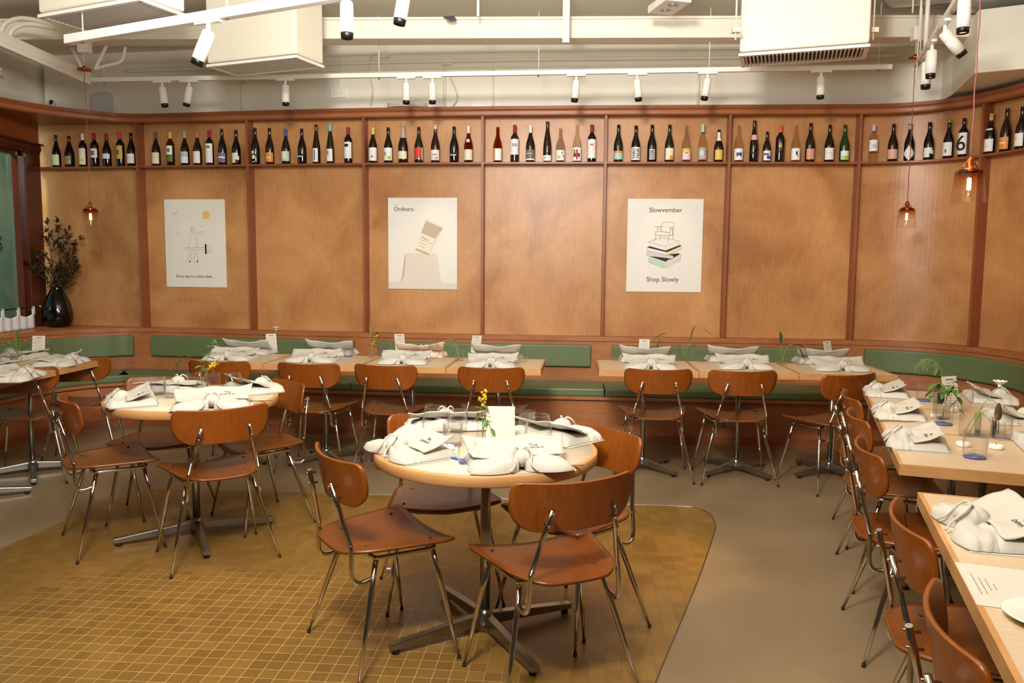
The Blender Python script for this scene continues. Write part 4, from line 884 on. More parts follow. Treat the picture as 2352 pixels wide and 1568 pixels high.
BT = [
 (130, 313, 'burg', D, None, ('mintcream', .018, .115), 'leftmost bottle on the shelf, dark with a pale green label', ()),
 (160, 315, 'champ', D, None, ('darkcream', .025, .105, 42), 'wide dark bottle with a shield-shaped dull label, second from left', ()),
 (191, 310, 'bord', D, 'cream', ('cream', .020, .165), 'dark bottle with cream capsule and tall cream label in the first bay', (('gold', .05, .07, 10, 40),)),
 (218, 309, 'bord', D, 'crimson', ('white', .080, .160), 'dark bottle with red capsule and mid-height white label in the first bay', (('grey', .10, .14, -30, 30),)),
 (246, 310, 'burg', D, 'crimson', ('white', .070, .115), 'dark bottle with dark red capsule and small white band label', ()),
 (277, 307, 'bord', D, 'red', ('gold', .065, .180, 60), 'dark bottle with golden yellow label and red and white neck', (('brown', .10, .14, -25, 10),)),
 (302, 308, 'burg', D, None, ('white', .025, .110), 'dark bottle with plain white label, last of the first bay', (('silver', .07, .075, -30, 30),)),
 (359, 306, 'burg', D, 'brown', ('cream', .018, .115), 'dark bottle with brown capsule and cream label, first of the second bay', (('silver', .068, .071, -60, 60),)),
 (392, 306, 'bord', 'gold_glass', 'yellow', ('white', .095, .175, 55), 'yellow-green glass bottle with leafy white and green label', (('leafgreen', .035, .090, -60, 60), ('grey', .12, .15, -20, 20))),
 (425, 305, 'burg', D, 'silver', ('lavender', .020, .120), 'dark bottle with silver capsule and lavender and white label', (('white', .021, .075, -68, 68),)),
 (454, 304, 'burg', B_, 'copperfoil', ('white', .018, .120, 60), 'dark bottle with copper capsule and square white label', ()),
 (482, 303, 'bord', D, 'crimson', ('white', .020, .185), 'dark bottle with bright red capsule and tall white label in the second bay', (('grey', .145, .165, -30, 30),)),
 (511, 299, 'burg', D, None, ('purple', .020, .098), 'dark bottle with a purple patterned band label', (('white', .055, .068, -60, 60),)),
 (543, 302, 'burg', D, None, ('white', .015, .100, 45), 'dark bottle with a stepped white label, last of the second bay', (('black', .015, .045, 12, 46), ('white', .040, .075, 30, 62))),
 (587, 297, 'burg', D, None, None, 'black bottle with white splashed figures, first of the third bay', (('white', .085, .110, -30, 5), ('white', .045, .075, -25, 15), ('white', .018, .024, -25, 15))),
 (620, 297, 'burg', B_, None, ('orange', .018, .095), 'dark brown bottle with an orange label in the third bay', (('cream', .050, .058, -40, 30),)),
 (657, 300, 'burg', B_, 'blue', ('mint', .025, .108), 'brown bottle with blue capsule and white and green label', (('white', .045, .107, -68, 20),)),
 (694, 299, 'burg', D, None, None, 'black bottle with white handwriting in the third bay', (('text', 'babette', .017, .062, 'white', 0),)),
 (727, 290, 'flute', B_, None, ('white', .015, .128, 40), 'slim tall bottle with narrow blue and white label', (('blue', .03, .115, -16, 0),)),
 (759, 289, 'flute', O_, 'skyblue', ('white', .018, .120, 50), 'slim tall bottle with light blue capsule', (('purple', .07, .105, -30, -10), ('cream', .05, .105, -10, 20))),
 (800, 296, 'bord', D, 'crimson', ('white', .040, .175), 'dark bottle with red capsule and white label topped by a black picture', (('black', .135, .160, -40, 20),)),
 (857, 296, 'burg', B_, 'yellow', ('white', .018, .128), 'dark bottle with yellow capsule top and tall white label, first of the fourth bay', (('leafgreen', .045, .06, -10, 14),)),
 (892, 296, 'burg', D, None, ('white', .020, .125), 'dark bottle with white label and lime green drawing', (('lime', .03, .055, 0, 45), ('black', .06, .09, -35, -22))),
 (926, 290, 'champ', B_, 'silver', ('cream', .030, .090, 58), 'sparkling wine bottle with silver foil and small cream label', (), .105),
 (962, 295, 'burg', O_, None, ('red', .038, .125, 66), 'dark bottle with a red label in the fourth bay', (('cream', .030, .033, -60, 60), ('white', .02, .125, 50, 66))),
 (1000, 291, 'burg', PL, 'palepink', ('white', .018, .100), 'plum-coloured bottle with pink capsule and playful white label', (('text', 'devilia', .014, .062, 'black', 0), ('pink', .022, .045, 0, 40)), .03),
 (1043, 294, 'burg', D, None, None, 'black bottle with white handwriting in the fourth bay', (('text', 'babette', .017, .062, 'white', 0),)),
 (1076, 293, 'burg', 'amber_glass', 'cream', ('cream', .018, .105), 'amber bottle with cream capsule, round neck badge and domed label', (('white', .165, .190, -25, 25),)),
 (1143, 295, 'burg', 'amber_glass', None, ('white', .015, .115), 'clear amber bottle with white and orange label, first of the fifth bay', (('orange', .02, .11, -68, -30),)),
 (1182, 291, 'bord', O_, 'crimson', ('white', .060, .185), 'dark bottle with red capsule and tall white label in the fifth bay', (('silver', .125, .15, -35, 35),)),
 (1218, 292, 'burg', B_, 'white', ('grey', .030, .100), 'dark bottle with white capsule and grey label', (('white', .016, .028, -68, 68), ('cream', .068, .072, -55, 30)),),
 (1257, 283, 'flute', B_, None, ('white', .010, .055), 'tallest slim dark bottle with a low white label', (('black', .033, .04, -40, -20),)),
 (1287, 298, 'burg', 'frost_bottle', None, ('white', .014, .105), 'frosted pale bottle with white and yellow label', (('gold', .03, .055, -30, 5), ('black', .07, .09, 15, 25), ('black', .05, .056, 25, 55))),
 (1325, 290, 'burg', 'clear_bottle', None, ('white', .010, .115), 'clear yellowish bottle with a red and green swirled label', (('crimson', .02, .10, -10, 12), ('leafgreen', .07, .10, -40, -20), ('crimson', .04, .07, -45, 40))),
 (1359, 290, 'bord', D, 'crimson', ('white', .030, .180), 'dark bottle with red capsule and tall white label, last of the fifth bay', (('orangered', .13, .145, -20, 20),)),
 (1420, 290, 'burg', O_, None, ('aqua', .020, .088), 'dark green bottle with orange and pale blue label, first of the sixth bay', (('orange', .070, .088, -68, 68),)),
 (1460, 292, 'burg', D, None, ('white', .015, .120), 'black bottle with white label lettered sideways in black', (('text', 'SABO\nTEUR', .034, .068, 'black', -PI/2),)),
 (1497, 290, 'burg', D, None, None, 'black bottle with a white framed dark picture', (('white', .020, .100, -34, 34), ('black', .025, .095, -30, 30), ('silver', .03, .07, -5, 20))),
 (1537, 290, 'burg', O_, None, ('cream', .018, .110, 58), 'dark olive bottle with an arched cream and orange label', (('orange', .02, .05, 0, 50),)),
 (1576, 291, 'burg', 'clear_bottle', None, ('palepink', .018, .108, 60), 'clear bottle with a pale pink and yellow label', (('yellow', .08, .108, -60, 60), ('brown', .068, .076, -20, 15))),
 (1613, 289, 'burg', 'clear_bottle', 'aqua', ('silver', .018, .112), 'clear bottle with a white capsule and grey marbled label', (('mint', .05, .09, -40, 10), ('pink', .03, .05, 0, 45)), .062),
 (1650, 301, 'burg', D, None, ('yellow', .020, .112, 52), 'small black bottle with a white neck strip and yellow label', (('white', .195, .275, -50, 50),)),
 (1696, 291, 'burg', 'clear_bottle', None, ('white', .015, .108), 'clear bottle with a blue animal on its white label', (('blue', .05, .075, -35, 35), ('blue', .038, .05, -28, -18), ('blue', .038, .05, 18, 28))),
 (1731, 281, 'flute', D, None, None, 'slim black bottle with a pink oval neck label', (('pink', .175, .215, -60, 60),)),
 (1761, 305, 'burg', B_, None, ('white', .015, .110, 60), 'short dark bottle with a blue landscape label', (('blue', .03, .06, -10, 58), ('blue', .065, .085, -50, 20))),
 (1791, 291, 'bord', D, 'orangered', None, 'black bottle with orange-red capsule and a glowing emblem', (('orange', .12, .15, -12, 12), ('brown', .10, .118, -20, 20))),
 (1827, 291, 'burg', 'clear_bottle', None, ('white', .015, .110), 'clear bottle with white label and small black figure', (('black', .055, .085, -8, 12), ('black', .045, .055, 12, 25))),
 (1860, 286, 'burg', B_, None, ('tan', .020, .100, 55), 'dark brown bottle with a dusky pink label', ()),
 (1904, 290, 'burg', D, None, ('white', .018, .112), 'black bottle with plain off-white label in the seventh bay', (('silver', .07, .073, -40, 40),)),
 (1939, 290, 'burg', G_, None, ('mint', .018, .088, 60), 'bright green bottle with white and green label, last of the seventh bay', (('white', .05, .088, -60, 30), ('lime', .025, .045, -20, 45))),
 (2005, 290, 'bord', 'clear_bottle', 'lavender', ('white', .085, .175), 'clear pinkish bottle with white capsule before the curved wall', (('lavender', .11, .14, -30, 30),), .05),
 (2050, 288, 'burg', B_, None, ('pink', .020, .095), 'dark bottle with a pink label in the curved bay', ()),
 (2088, 287, 'burg', D, 'silver', None, 'black bottle with a white diamond label behind the pendant cord', (('white', .045, .075, -62, 62), ('white', .03, .09, -45, 45), ('white', .015, .105, -25, 25), ('white', .005, .118, -8, 8)), .045),
 (2133, 284, 'burg', D, None, ('white', .020, .095, 50), 'black bottle with stepped white label in the curved bay', (('black', .02, .05, 18, 52), ('white', .045, .075, 40, 65))),
 (2178, 280, 'burg', D, 'lime', ('white', .020, .125, 60), 'black bottle with lime capsule tip and white label', (('leafgreen', .045, .07, -18, 2),), .018),
 (2212, 275, 'bord', D, None, ('white', .022, .185), 'bottle with a large black numeral six on its label', (('text', '6', .165, .100, 'black', 0),)),
 (2274, 265, 'burg', D, 'yellow', ('white', .018, .110), 'dark bottle with yellow capsule band and white collar in the right end bay', (('white', .175, .188, -60, 60), ('silver', .05, .053, -30, 30)), .05),
 (2310, 253, 'burg', B_, None, ('orange', .018, .100), 'dark brown bottle with an orange label in the right end bay', (('cream', .055, .065, -45, 35),)),
 (2345, 249, 'burg', D, None, ('white', .022, .112), 'last bottle at the right edge, dark with a white label', (('silver', .07, .08, -50, 10),)),
]
for b_ in BT: bottle(*b_[:8], **({'capz': b_[8]} if len(b_) > 8 else {}))
# ------------------------------------------------------------------ things on the tables
def nz(x, y, s=1.0, k=0): return noise.noise(Vector((x*s, y*s, k*3.7)))
def make_bag(k, lm='linen', lift=1.0, txt=True):
    t = thing('cloth_bag', 'b', 'cloth bag')
    def body(u, v):
        x = (u-.5)*.36; y = -.065+v*.175; ex = 1-abs(2*u-1)**7; ey = 1-abs(2*v-1)**6
        return (x*(1+.05*nz(y, x, 10, k+1)), y+.012*nz(x, 0, 9, k), .004+.036*(ex*ey)**.5*(1+.5*nz(x, y, 14, k)))
    MB().slab(body, 24, 12, lambda u, v: (0, 0, -max(.001, body(u, v)[2]-.0012))).build('folded_body', lm, t)
    def flap(u, v):
        x = (u-.5)*(.335+.05*v); y = -.045+v*.15
        z = .041+.008*nz(x, y, 12, k+5)*(1+v)+lift*.050*v**1.5*(.78+.22*abs(2*u-1)**2)
        return (x+.008*nz(y, 3, 12, k), y-.025*lift*v*v+.008*nz(x, 1, 10, k), z)
    fo = MB().slab(flap, 24, 12, lambda u, v: (0, .0008, -.0045)).build('folded_flap', lm, t)
    for s_ in (-1, 1):
        def wing(u, v, s_=s_):
            w_ = .020+.046*math.sin(PI*min(1, .08+u*.72))**.8; vv = 2*v-1; x = s_*(.012+.172*u+.010*nz(vv, k, 2, s_)*u)
            e = max(0, 1-abs(vv)**3.5)**.5*max(0, 1-u**6)**.5
            return (x, -.083+vv*w_*(1-.25*u**3)-.012*u, .004+.040*e*(1-.25*u)*(1+.35*nz(x, vv, 9, k+s_)*1.2+.12*math.sin(vv*7+k)*(1-u)))
        sg = 1
        MB().slab(wing, 14, 12, lambda u, v: (0, 0, -max(.001, wing(u, v)[2]-.0014))).build('bow_wing', lm, t)
    def kf(d): return 1+.13*math.sin(7*math.atan2(d.y, d.x)+k)
    MB().ball((.004, -.075, .040), (.036, .044, .030), 24, 12, fn=kf).build('knot', lm, t)
    for s_ in (-1, 1):
        MB().tube(smooth_path([(0, -.075, .066), (s_*.02, -.085, .08), (s_*.035, -.105, .062), (s_*.03, -.135, .03), (s_*.05, -.155, .010)], 5), .0035, 8).build('drawstring', lm, t)
    if txt:
        o = text_mesh('The\nOrdinary.', .020, 'printed_name', 'print_ink', fo, depth=.0002)
        for vt in o.data.vertices:
            x, y = vt.co.x+.07, vt.co.y+.028
            v = (y+.045)/.15
            for _ in range(4):
                u = (x-.008*nz(-.045+v*.15, 3, 12, k))/(.335+.05*v)+.5; q = flap(u, v); v += (y-q[1])/.15
            vt.co = (x, y, flap(u, v)[2]+.0012+(.0004 if vt.co.z > 0 else 0))
    return t
BAGS = [Proto(lambda k=k: make_bag(k, lift=l)) for k, l in ((0, .45), (1, .7), (2, 1.0))]
PINK = Proto(lambda: make_bag(3, 'linen_pink', 1.5)); BACK = Proto(lambda: make_bag(5, 'linen', 1.6))
FLAT = Proto(lambda: make_bag(4, 'linen', .25))
def sheet(c, rz, w_, d, label, group='paper placemats under the bags', lines=True):
    t = thing('paper_placemat', label, 'placemat', (c[0], c[1], .7505), rz, group)
    MB().box((0, 0, .0004), (w_, d, .0006)).build('paper_sheet', 'paper', t)
    m = MB()
    for i in range(4): m.box((.0+.01*(i % 2), -d/2+.022+.012*i, .0009), (w_*.5-.03*i, .0012, .0002))
    m.build('printed_lines', 'print_ink', t)
NB_ = [0]
def bag(px, py, rz, where, proto=None, s=1.0, mat_=True, zz=.7515):
    p = at(px, py, .78); NB_[0] += 1
    (proto or BAGS[NB_[0] % 3]).put((p.x, p.y, zz), rz, 'white tied cloth bag'+(where if where[0] == ',' else ' '+where), 'tied cloth bags on the tables', s)
    if mat_: sheet((p.x+math.sin(rz)*.012, p.y-math.cos(rz)*.012), rz, .385*s, .235*s, 'placemat under the bag '+where.strip(', '))
# nearest round table
bag(948, 1020, -.95, 'at the left of the nearest round table', BAGS[0], .92)
bag(1186, 1046, .18, 'at the front of the nearest round table', BAGS[1], .98)
bag(1030, 965, PI+.2, 'at the back left of the nearest round table', BAGS[1], .95)
bag(1266, 988, 2.35, 'at the back right of the nearest round table', BAGS[2], .95)
# farther round table
bag(310, 910, -1.1, 'at the left of the farther round table', BAGS[2], .90)
bag(488, 918, .30, 'at the front of the farther round table', BAGS[0], .98)
bag(396, 884, PI-.1, 'at the back of the farther round table', FLAT, .95)
bag(575, 884, 2.3, 'at the back right of the farther round table', BAGS[2], .92)
# banquette tables
W1 = ['leftmost bench table', 'second bench table from the left', 'third bench table from the left', 'fourth bench table from the left']
W3 = ['fifth bench table from the left', 'sixth bench table from the left', 'seventh bench table from the left']
for (fx, fy, bx_, by_), w_, pr in zip(((533, 815, 572, 803), (722, 819, 762, 805), (930, 823, 968, 809), (1130, 830, 1142, 814)), W1, (BAGS[1], BAGS[0], BAGS[2], BAGS[0])):
    bag(fx, fy, rzA, 'on the chair side of the '+w_, pr, .95); bag(bx_, by_, rzA+PI, 'on the wall side of the '+w_, PINK if 'third' in w_ else BACK, .98)
for (fx, fy, bx_, by_), w_ in zip(((1492, 834, 1480, 819), (1708, 834, 1680, 819), (1925, 838, 1885, 824)), W3):
    bag(fx, fy, rzB, 'on the chair side of the '+w_, BAGS[fx % 3], .98); bag(bx_, by_, rzB+PI, 'on the wall side of the '+w_, BACK, .98)
# right-hand tables
for (px, py), w_ in zip(((2042, 893), (2072, 940), (2112, 1002)), ('farthest of three beside the right-hand chairs', 'middle of three beside the right-hand chairs', 'nearest of three beside the right-hand chairs')):
    bag(px, py, rzR-PI/2, ', '+w_, BAGS[0], .86)
for (px, py), w_ in zip(((2266, 905), (2322, 950), (2400, 1010)), ('farthest by the corner bench at the right', 'second by the corner bench at the right', 'cut off by the right picture edge')):
    bag(px, py, rzR+PI/2, ', '+w_, BAGS[1], .88)
bag(2300, 1200, rzQ-PI/2+.1, 'with the largest printed name, nearest of all bags', BAGS[2], .95)
# left corner tables
for px, py, rz, w_ in ((138, 826, rzL+.1, 'with one cord sticking up on the left corner table'), (28, 858, rzL+.2, 'at the front left edge of the left corner table'), (50, 814, rzL+PI, 'on the wall side of the left corner table'), (-30, 842, rzL+PI, 'cut by the left picture edge')):
    bag(px, py, rz, w_, FLAT, .95)
p = at(165, 812, .82); tag(MB().tube(smooth_path([(p.x-.06, p.y, .80), (p.x, p.y, .815), (p.x+.05, p.y, .835), (p.x+.07, p.y, .85)], 5), .004, 8).build('drawstring_cord', 'linen'), 'stiff white cord sticking up from the left corner cloth bag', 'cord')
# glasses
def make_tumbler(blue=False):
    t = thing('tumbler', 'g', 'glass'); m = MB(); m.lathe([(0, .004), (.034, .004), (.0365, .010), (.0385, .088), (.0372, .088), (.0352, .012), (0, .009)], 24); m.build('glass_wall', 'glass', t)
    if blue: MB().lathe([(0, .0005), (.034, .0005), (.0355, .004), (.034, .0065), (0, .0065)], 24).build('tinted_base', 'blue_glass', t)
    else: MB().lathe([(0, .0005), (.034, .0005), (.0355, .004), (.034, .0065), (0, .0065)], 24).build('thick_base', 'glass', t)
    return t
def make_wine():
    t = thing('stemless_glass', 'g', 'glass'); MB().lathe([(0, .003), (.022, .001), (.033, .010), (.043, .040), (.0445, .055), (.041, .08), (.034, .112), (.0332, .112), (.040, .08), (.0435, .055), (.042, .040), (.032, .013), (0, .008)], 24).build('bowl', 'glass', t); return t
TU, TB, WI = Proto(lambda: make_tumbler(False)), Proto(lambda: make_tumbler(True)), Proto(make_wine)
def gl(pr, px, py, label, s=1.0): p = at(px, py, .7512); pr.put(p, 0, label, 'glassware on the tables', s)
for pr, px, py, lab, s in (
 (WI, 1001, 1012, 'large stemless wine glass behind the left bag of the nearest round table', 1.25), (WI, 1236, 1030, 'large stemless wine glass before the back right bag of the nearest round table', 1.2), (TU, 1052, 990, 'tumbler left of the yellow flowers on the nearest round table', 1.05),
 (TU, 1040, 1022, 'tumbler in front of the left wine glass on the nearest round table', 1.0), (TU, 1210, 990, 'tumbler behind the blank card on the nearest round table', 1.0), (TU, 1190, 1018, 'tumbler right of the blank card on the nearest round table', .95),
 (TB, 1072, 1062, 'tumbler with a blue base beside the front bag of the nearest round table', .85),
 (TU, 363, 905, 'tumbler at left centre of the farther round table', 1.05), (TU, 395, 912, 'second tumbler at left centre of the farther round table', 1.0), (TU, 490, 894, 'tumbler right of the sprig on the farther round table', 1.05), (WI, 475, 884, 'stemless glass behind the sprig on the farther round table', 1.0), (WI, 538, 903, 'stemless glass near the right bag of the farther round table', 1.0), (TU, 440, 888, 'tumbler behind the sprig jar on the farther round table', .9),
 (TU, 535, 808, 'tumbler at the left of the leftmost banquette table', .9), (TU, 572, 806, 'tumbler in the middle of the leftmost banquette table', .8), (WI, 597, 812, 'stemless glass right of the bags on the leftmost banquette table', 1.0), (WI, 677, 808, 'stemless glass at the left of the second banquette table', 1.0), (TU, 706, 808, 'tumbler beside the bag on the second banquette table', .85), (TU, 770, 812, 'tumbler before the bench side bag on the second banquette table', .9), (TB, 800, 818, 'blue-based tumbler at the right of the second banquette table', .95),
 (WI, 886, 812, 'stemless glass at the left of the third banquette table', .95), (TU, 968, 812, 'tumbler before the pinkish bag on the third banquette table', .8), (WI, 997, 822, 'stemless glass at the right of the third banquette table', 1.0), (TU, 1098, 816, 'tumbler beside the card on the right end table of the left row', .85), (TU, 1166, 815, 'tumbler in the middle of the right end table of the left row', .8), (WI, 1200, 830, 'stemless glass with blue shadow at the right end of the left row', 1.05),
 (WI, 1416, 828, 'stemless glass at the left end of the right-hand run', 1.05), (TU, 1454, 822, 'tumbler before the bag on the left table of the right-hand run', .9), (TU, 1528, 824, 'tumbler right of the bag on the left table of the right-hand run', .95), (WI, 1551, 822, 'stemless glass by the arching leaves jar', .95), (WI, 1612, 831, 'stemless glass at the left of the middle table of the right-hand run', 1.1), (TU, 1640, 826, 'tumbler beside the bag on the middle table of the right-hand run', .85), (WI, 1765, 828, 'stemless glass left of the single dark stem', 1.05), (TU, 1732, 829, 'tumbler in the middle of the middle table of the right-hand run', .8), (WI, 1836, 836, 'stemless glass right of the single dark stem', 1.1), (TU, 1865, 832, 'tumbler on the right table of the right-hand run', .8), (TU, 1955, 833, 'tumbler near the menu card on the right table of the right-hand run', .85), (WI, 1978, 836, 'stemless glass at the right end of the right-hand run', 1.0),
 (TB, 2122, 920, 'blue-based tumbler beside the farthest left bag of the far right tables', 1.05), (TU, 2160, 925, 'tumbler behind the hanging leaves on the far right tables', .95), (TB, 2165, 974, 'blue-based tumbler in the middle of the far right tables', 1.15), (WI, 2210, 940, 'stemless glass by the card on the far right tables', 1.1), (TU, 2262, 1002, 'tumbler behind the nearest one on the far right tables', 1.1), (TB, 2238, 1050, 'nearest blue-based tumbler on the front edge of the far right tables', 1.12), (TU, 2300, 1008, 'tumbler right of the white flower on the far right tables', 1.0),
 (TU, 15, 842, 'tumbler at the left edge on the left corner table', 1.0), (TU, 112, 812, 'tumbler right of the menu card on the left corner table', .8), (WI, 130, 810, 'stemless glass farther right of the menu card on the left corner table', .95)):
    gl(pr, px, py, lab, s)
# menu cards in small clips
def make_card(h=.145, w_=.085, lines=True):
    t = thing('menu_card', 'c', 'menu card'); tl = math.radians(14); R3 = Matrix.Translation((0, 0, .008)) @ Matrix.Rotation(-tl, 4, 'X')
    MB().box((0, 0, h/2), (w_, .0012, h), M4=R3).build('card', 'paper', t)
    if lines:
        m = MB(); m.box((0, -.0008, h*.90), (w_*.5, .0003, .004), M4=R3)
        for i in range(9): m.box((0, -.0008, h*.80-i*h*.075), (w_*(.72 if i % 3 else .5), .0003, .0014), M4=R3)
        m.build('printed_lines', 'print_ink', t)
    MB().box((0, 0, .009), (.04, .022, .018)).build('clip_stand', 'white_metal', t, bevel=.002); return t
CARD = Proto(make_card); BIG = Proto(lambda: make_card(.165, .125, False))
gcd = 'menu cards on the tables'
for px, py, rz, sx, lab in ((88, 818, .25, 1, 'menu card with fine print on the left corner table'), (625, 808, .5, .95, 'slanted menu card between the first and second banquette tables'), (920, 808, .45, .95, 'pinkish lit menu card on the third banquette table'), (1092, 812, -.35, .95, 'menu card leaning left on the right end table of the left row'), (1478, 822, -.3, .95, 'menu card before the bag on the left table of the right-hand run'), (1905, 826, .5, .95, 'menu card on the right table of the right-hand run'), (2190, 945, .35, 1.15, 'large menu card amid the plants on the far right tables')):
    o = CARD.put(at(px, py, .7512), rz, lab, gcd, sx)
    o.rotation_euler = (0, (.22 if rz > 0 else -.22)*0, rz)
BIG.put(at(1149, 1024, .7512), 0, 'blank cream card in a white clip at the centre of the nearest round table', gcd, .9)
# candles, cutlery, plate, salt
def make_candle():
    t = thing('tea_light', 'c', 'candle'); MB().lathe([(0, .0), (.022, .0), (.024, .003), (.023, .014), (.018, .016), (0, .014)], 20).build('wax', 'wax', t); MB().tube([(0, 0, .013), (0, .001, .022)], .0012, 6).build('wick', 'print_ink', t); return t
CA = Proto(make_candle)
for px, py, lab in ((1224, 1014, 'white tea light right of the blank card'), (1028, 1032, 'white tea light left on the nearest round table'), (2212, 1024, 'white tea light beside the nearest tumbler on the far right tables'), (2288, 1030, 'white tea light at the right of the far right tables'), (2150, 958, 'white tea light between tumblers on the far right tables'), (425, 904, 'white tea light on the farther round table')):
    CA.put(at(px, py, .7512), 0, lab, 'tea lights on the tables', 1.1)
def make_knife():
    t = thing('table_knife', 'k', 'knife'); m = MB(); m.beam((-.10, 0, .004), (0, 0, .004), .011, .005, w2=.009); m.build('handle', 'steel', t, bevel=.0015)
    m = MB(); m.beam((0, 0, .004), (.11, 0, .004), .016, .002, w2=.006); m.build('blade', 'chrome', t); return t
KN = Proto(make_knife)
for px, py, rz, lab in ((2068, 968, 0, 'knife beside the middle left bag on the far right tables'), (2330, 1262, -.15, 'knife in front of the large lettered bag'), (2088, 1032, -.2, 'knife at the near left corner of the far right tables'), (1270, 1072, .15, 'knife by the front bag of the nearest round table'), (575, 922, .1, 'knife by the front bag of the farther round table')):
    KN.put(at(px, py, .7515), rz, lab, 'table knives')
p = at(2412, 1428, .7515); t = thing('small_plate', 'cream plate at the right edge on the nearest right table', 'plate', p); MB().lathe([(0, .004), (.05, .003), (.055, .0), (.06, .004), (.085, .014), (.087, .016), (.084, .017), (.058, .008), (0, .007)], 40).build('dish', 'plate', t); MB().lathe([(0, -.0005), (.05, -.0005), (.052, .003), (0, .003)], 24).build('foot_ring', 'plate', t)
p = at(2345, 1352, .7512); sheet((p.x, p.y), rzQ-PI/2, .26, .22, 'paper placemat lying bare on the nearest right table')
p = at(2190, 1180, .7512); 
p = at(1065, 1055, .7535); tag(MB().tube(smooth_path([(p.x-.045, p.y+.025, .753), (p.x-.01, p.y, .753), (p.x+.04, p.y-.006, .753)], 5), .0045, 8).build('blue_ribbon', mat('ribbon_blue', (30, 90, 190), .6)), 'bright blue ribbon end beside the front bag on the nearest round table', 'ribbon')
# ------------------------------------------------------------------ flowers in jars
def leaf(mb, p, d, L, W_, up=None, bend=.25, n=5):
    """pointed leaf blade along d with a fold and a droop"""
    d = Vector(d).normalized(); s_ = d.cross(Vector((0, 0, 1)));
    if s_.length < .1: s_ = Vector((1, 0, 0))
    s_.normalize(); nrm = s_.cross(d)
    vs = []
    for i in range(n+1):
        f = i/n; c = Vector(p)+d*L*f+Vector((0, 0, -bend*L*f*f)); w_ = W_*math.sin(PI*min(1, f*.92+.06))**.8
        vs += [c-s_*w_/2+nrm*w_*.15, c, c+s_*w_/2+nrm*w_*.15]
    fs = []
    for i in range(n): a_ = i*3; fs += [(a_, a_+1, a_+4, a_+3), (a_+1, a_+2, a_+5, a_+4)]
    mb.add(vs, fs, True)
def jar(t, r=.03, h=.085, neck=.02):
    MB().lathe([(0, .003), (r*.9, .0015), (r, .008), (r, h*.6), (neck+.002, h*.82), (neck, h*.9), (neck+.003, h), (neck+.001, h), (neck-.002, h*.9), (neck, h*.82), (r-.002, h*.6), (r-.002, .01), (0, .007)], 20).build('jar', 'glass', t)
def vase(px, py, label, stems, r=.03, h=.085, neck=.02, rz=0):
    """stems: (points, leaf list [(frac, dir, length, width)], material, flower)"""
    t = thing('flower_jar', label, 'flower jar', at(px, py, .7512), rz, 'flowers in glass jars'); jar(t, r, h, neck)
    for pts, leaves, lm, fl in stems:
        P_ = smooth_path(pts, 6); n = len(P_); st = MB().tube(P_, [.0022-.0010*i/n for i in range(n)], 6).build('stem', 'stem', t)
        if leaves:
            m = MB()
            for f, d, L, W_ in leaves: leaf(m, P_[min(n-1, int(f*(n-1)))], d, L, W_)
            m.build('leaves', lm, st)
        if fl:
            kind, f0 = fl; m = MB(); rr = random.Random(px)
            if kind == 'buds':
                for i in range(26):
                    q = P_[min(n-1, int((f0+(1-f0)*rr.random())*(n-1)))]+Vector((rr.uniform(-.014, .014), rr.uniform(-.014, .014), rr.uniform(-.01, .01))); m.ball(q, .0055, 6, 4)
                m.build('flower_buds', 'yellow_flower', st)
            elif kind == 'bloom':
                q = P_[-1]
                for i in range(10):
                    a_ = 2*PI*i/10; leaf(m, q, (math.cos(a_), math.sin(a_), .6), .035, .022, bend=-.1)
                m.ball(q, .008, 8, 6); m.build('bloom', 'white_flower', st)
            elif kind == 'plume':
                for i in range(90):
                    f = f0+(1-f0)*rr.random(); q = P_[min(n-1, int(f*(n-1)))]; d = Vector((rr.uniform(-1, 1), rr.uniform(-1, 1), rr.uniform(-1.2, .5)))
                    m.tube([q, q+d*.02, q+d*.035+Vector((0, 0, -.012))], .0007, 3, False)
                m.build('plume', 'leaf_pale', st)
            elif kind == 'seedhead':
                q = P_[-1]; m.ball(q-Vector((0, 0, .0)), (.014, .014, .038), 12, 8, fn=lambda d: 1+.1*math.sin(14*d.z)); m.build('seed_head', 'dry_leaf', st)
def alt(n, f0, f1, L, W_, k=0, dz=.2):
    r_ = random.Random(k); out = []
    for i in range(n):
        a_ = i*2.4+k; out.append((f0+(f1-f0)*i/max(1, n-1), (math.cos(a_), math.sin(a_)*.8, dz+r_.uniform(-.3, .3)), L*r_.uniform(.75, 1.1), W_*r_.uniform(.8, 1.1)))
    return out
vase(1108, 1018, 'small jar of green leaves with a yellow flower spike on the nearest round table', [([(0, 0, .01), (.0, 0, .09), (-.005, 0, .15), (.012, 0, .215)], alt(9, .35, .75, .045, .024, 1, .1), 'leaf', ('buds', .72)), ([(0, 0, .02), (.008, 0, .09), (.02, -.02, .10), (.035, -.03, .06), (.045, -.03, .02)], alt(8, .4, 1, .035, .018, 2, -.5), 'leaf', None)], .024, .085)
vase(465, 903, 'jar with a tall round-leaved sprig on the farther round table', [([(0, 0, .01), (-.005, 0, .10), (.02, 0, .17), (.06, 0, .24), (.075, 0, .29)], alt(16, .3, .98, .042, .034, 3, .2), 'leaf_pale', None), ([(0, 0, .01), (.01, 0, .09), (.05, -.01, .14), (.09, -.01, .17)], alt(5, .5, 1, .03, .016, 8), 'leaf', ('buds', .7))], .034, .085)
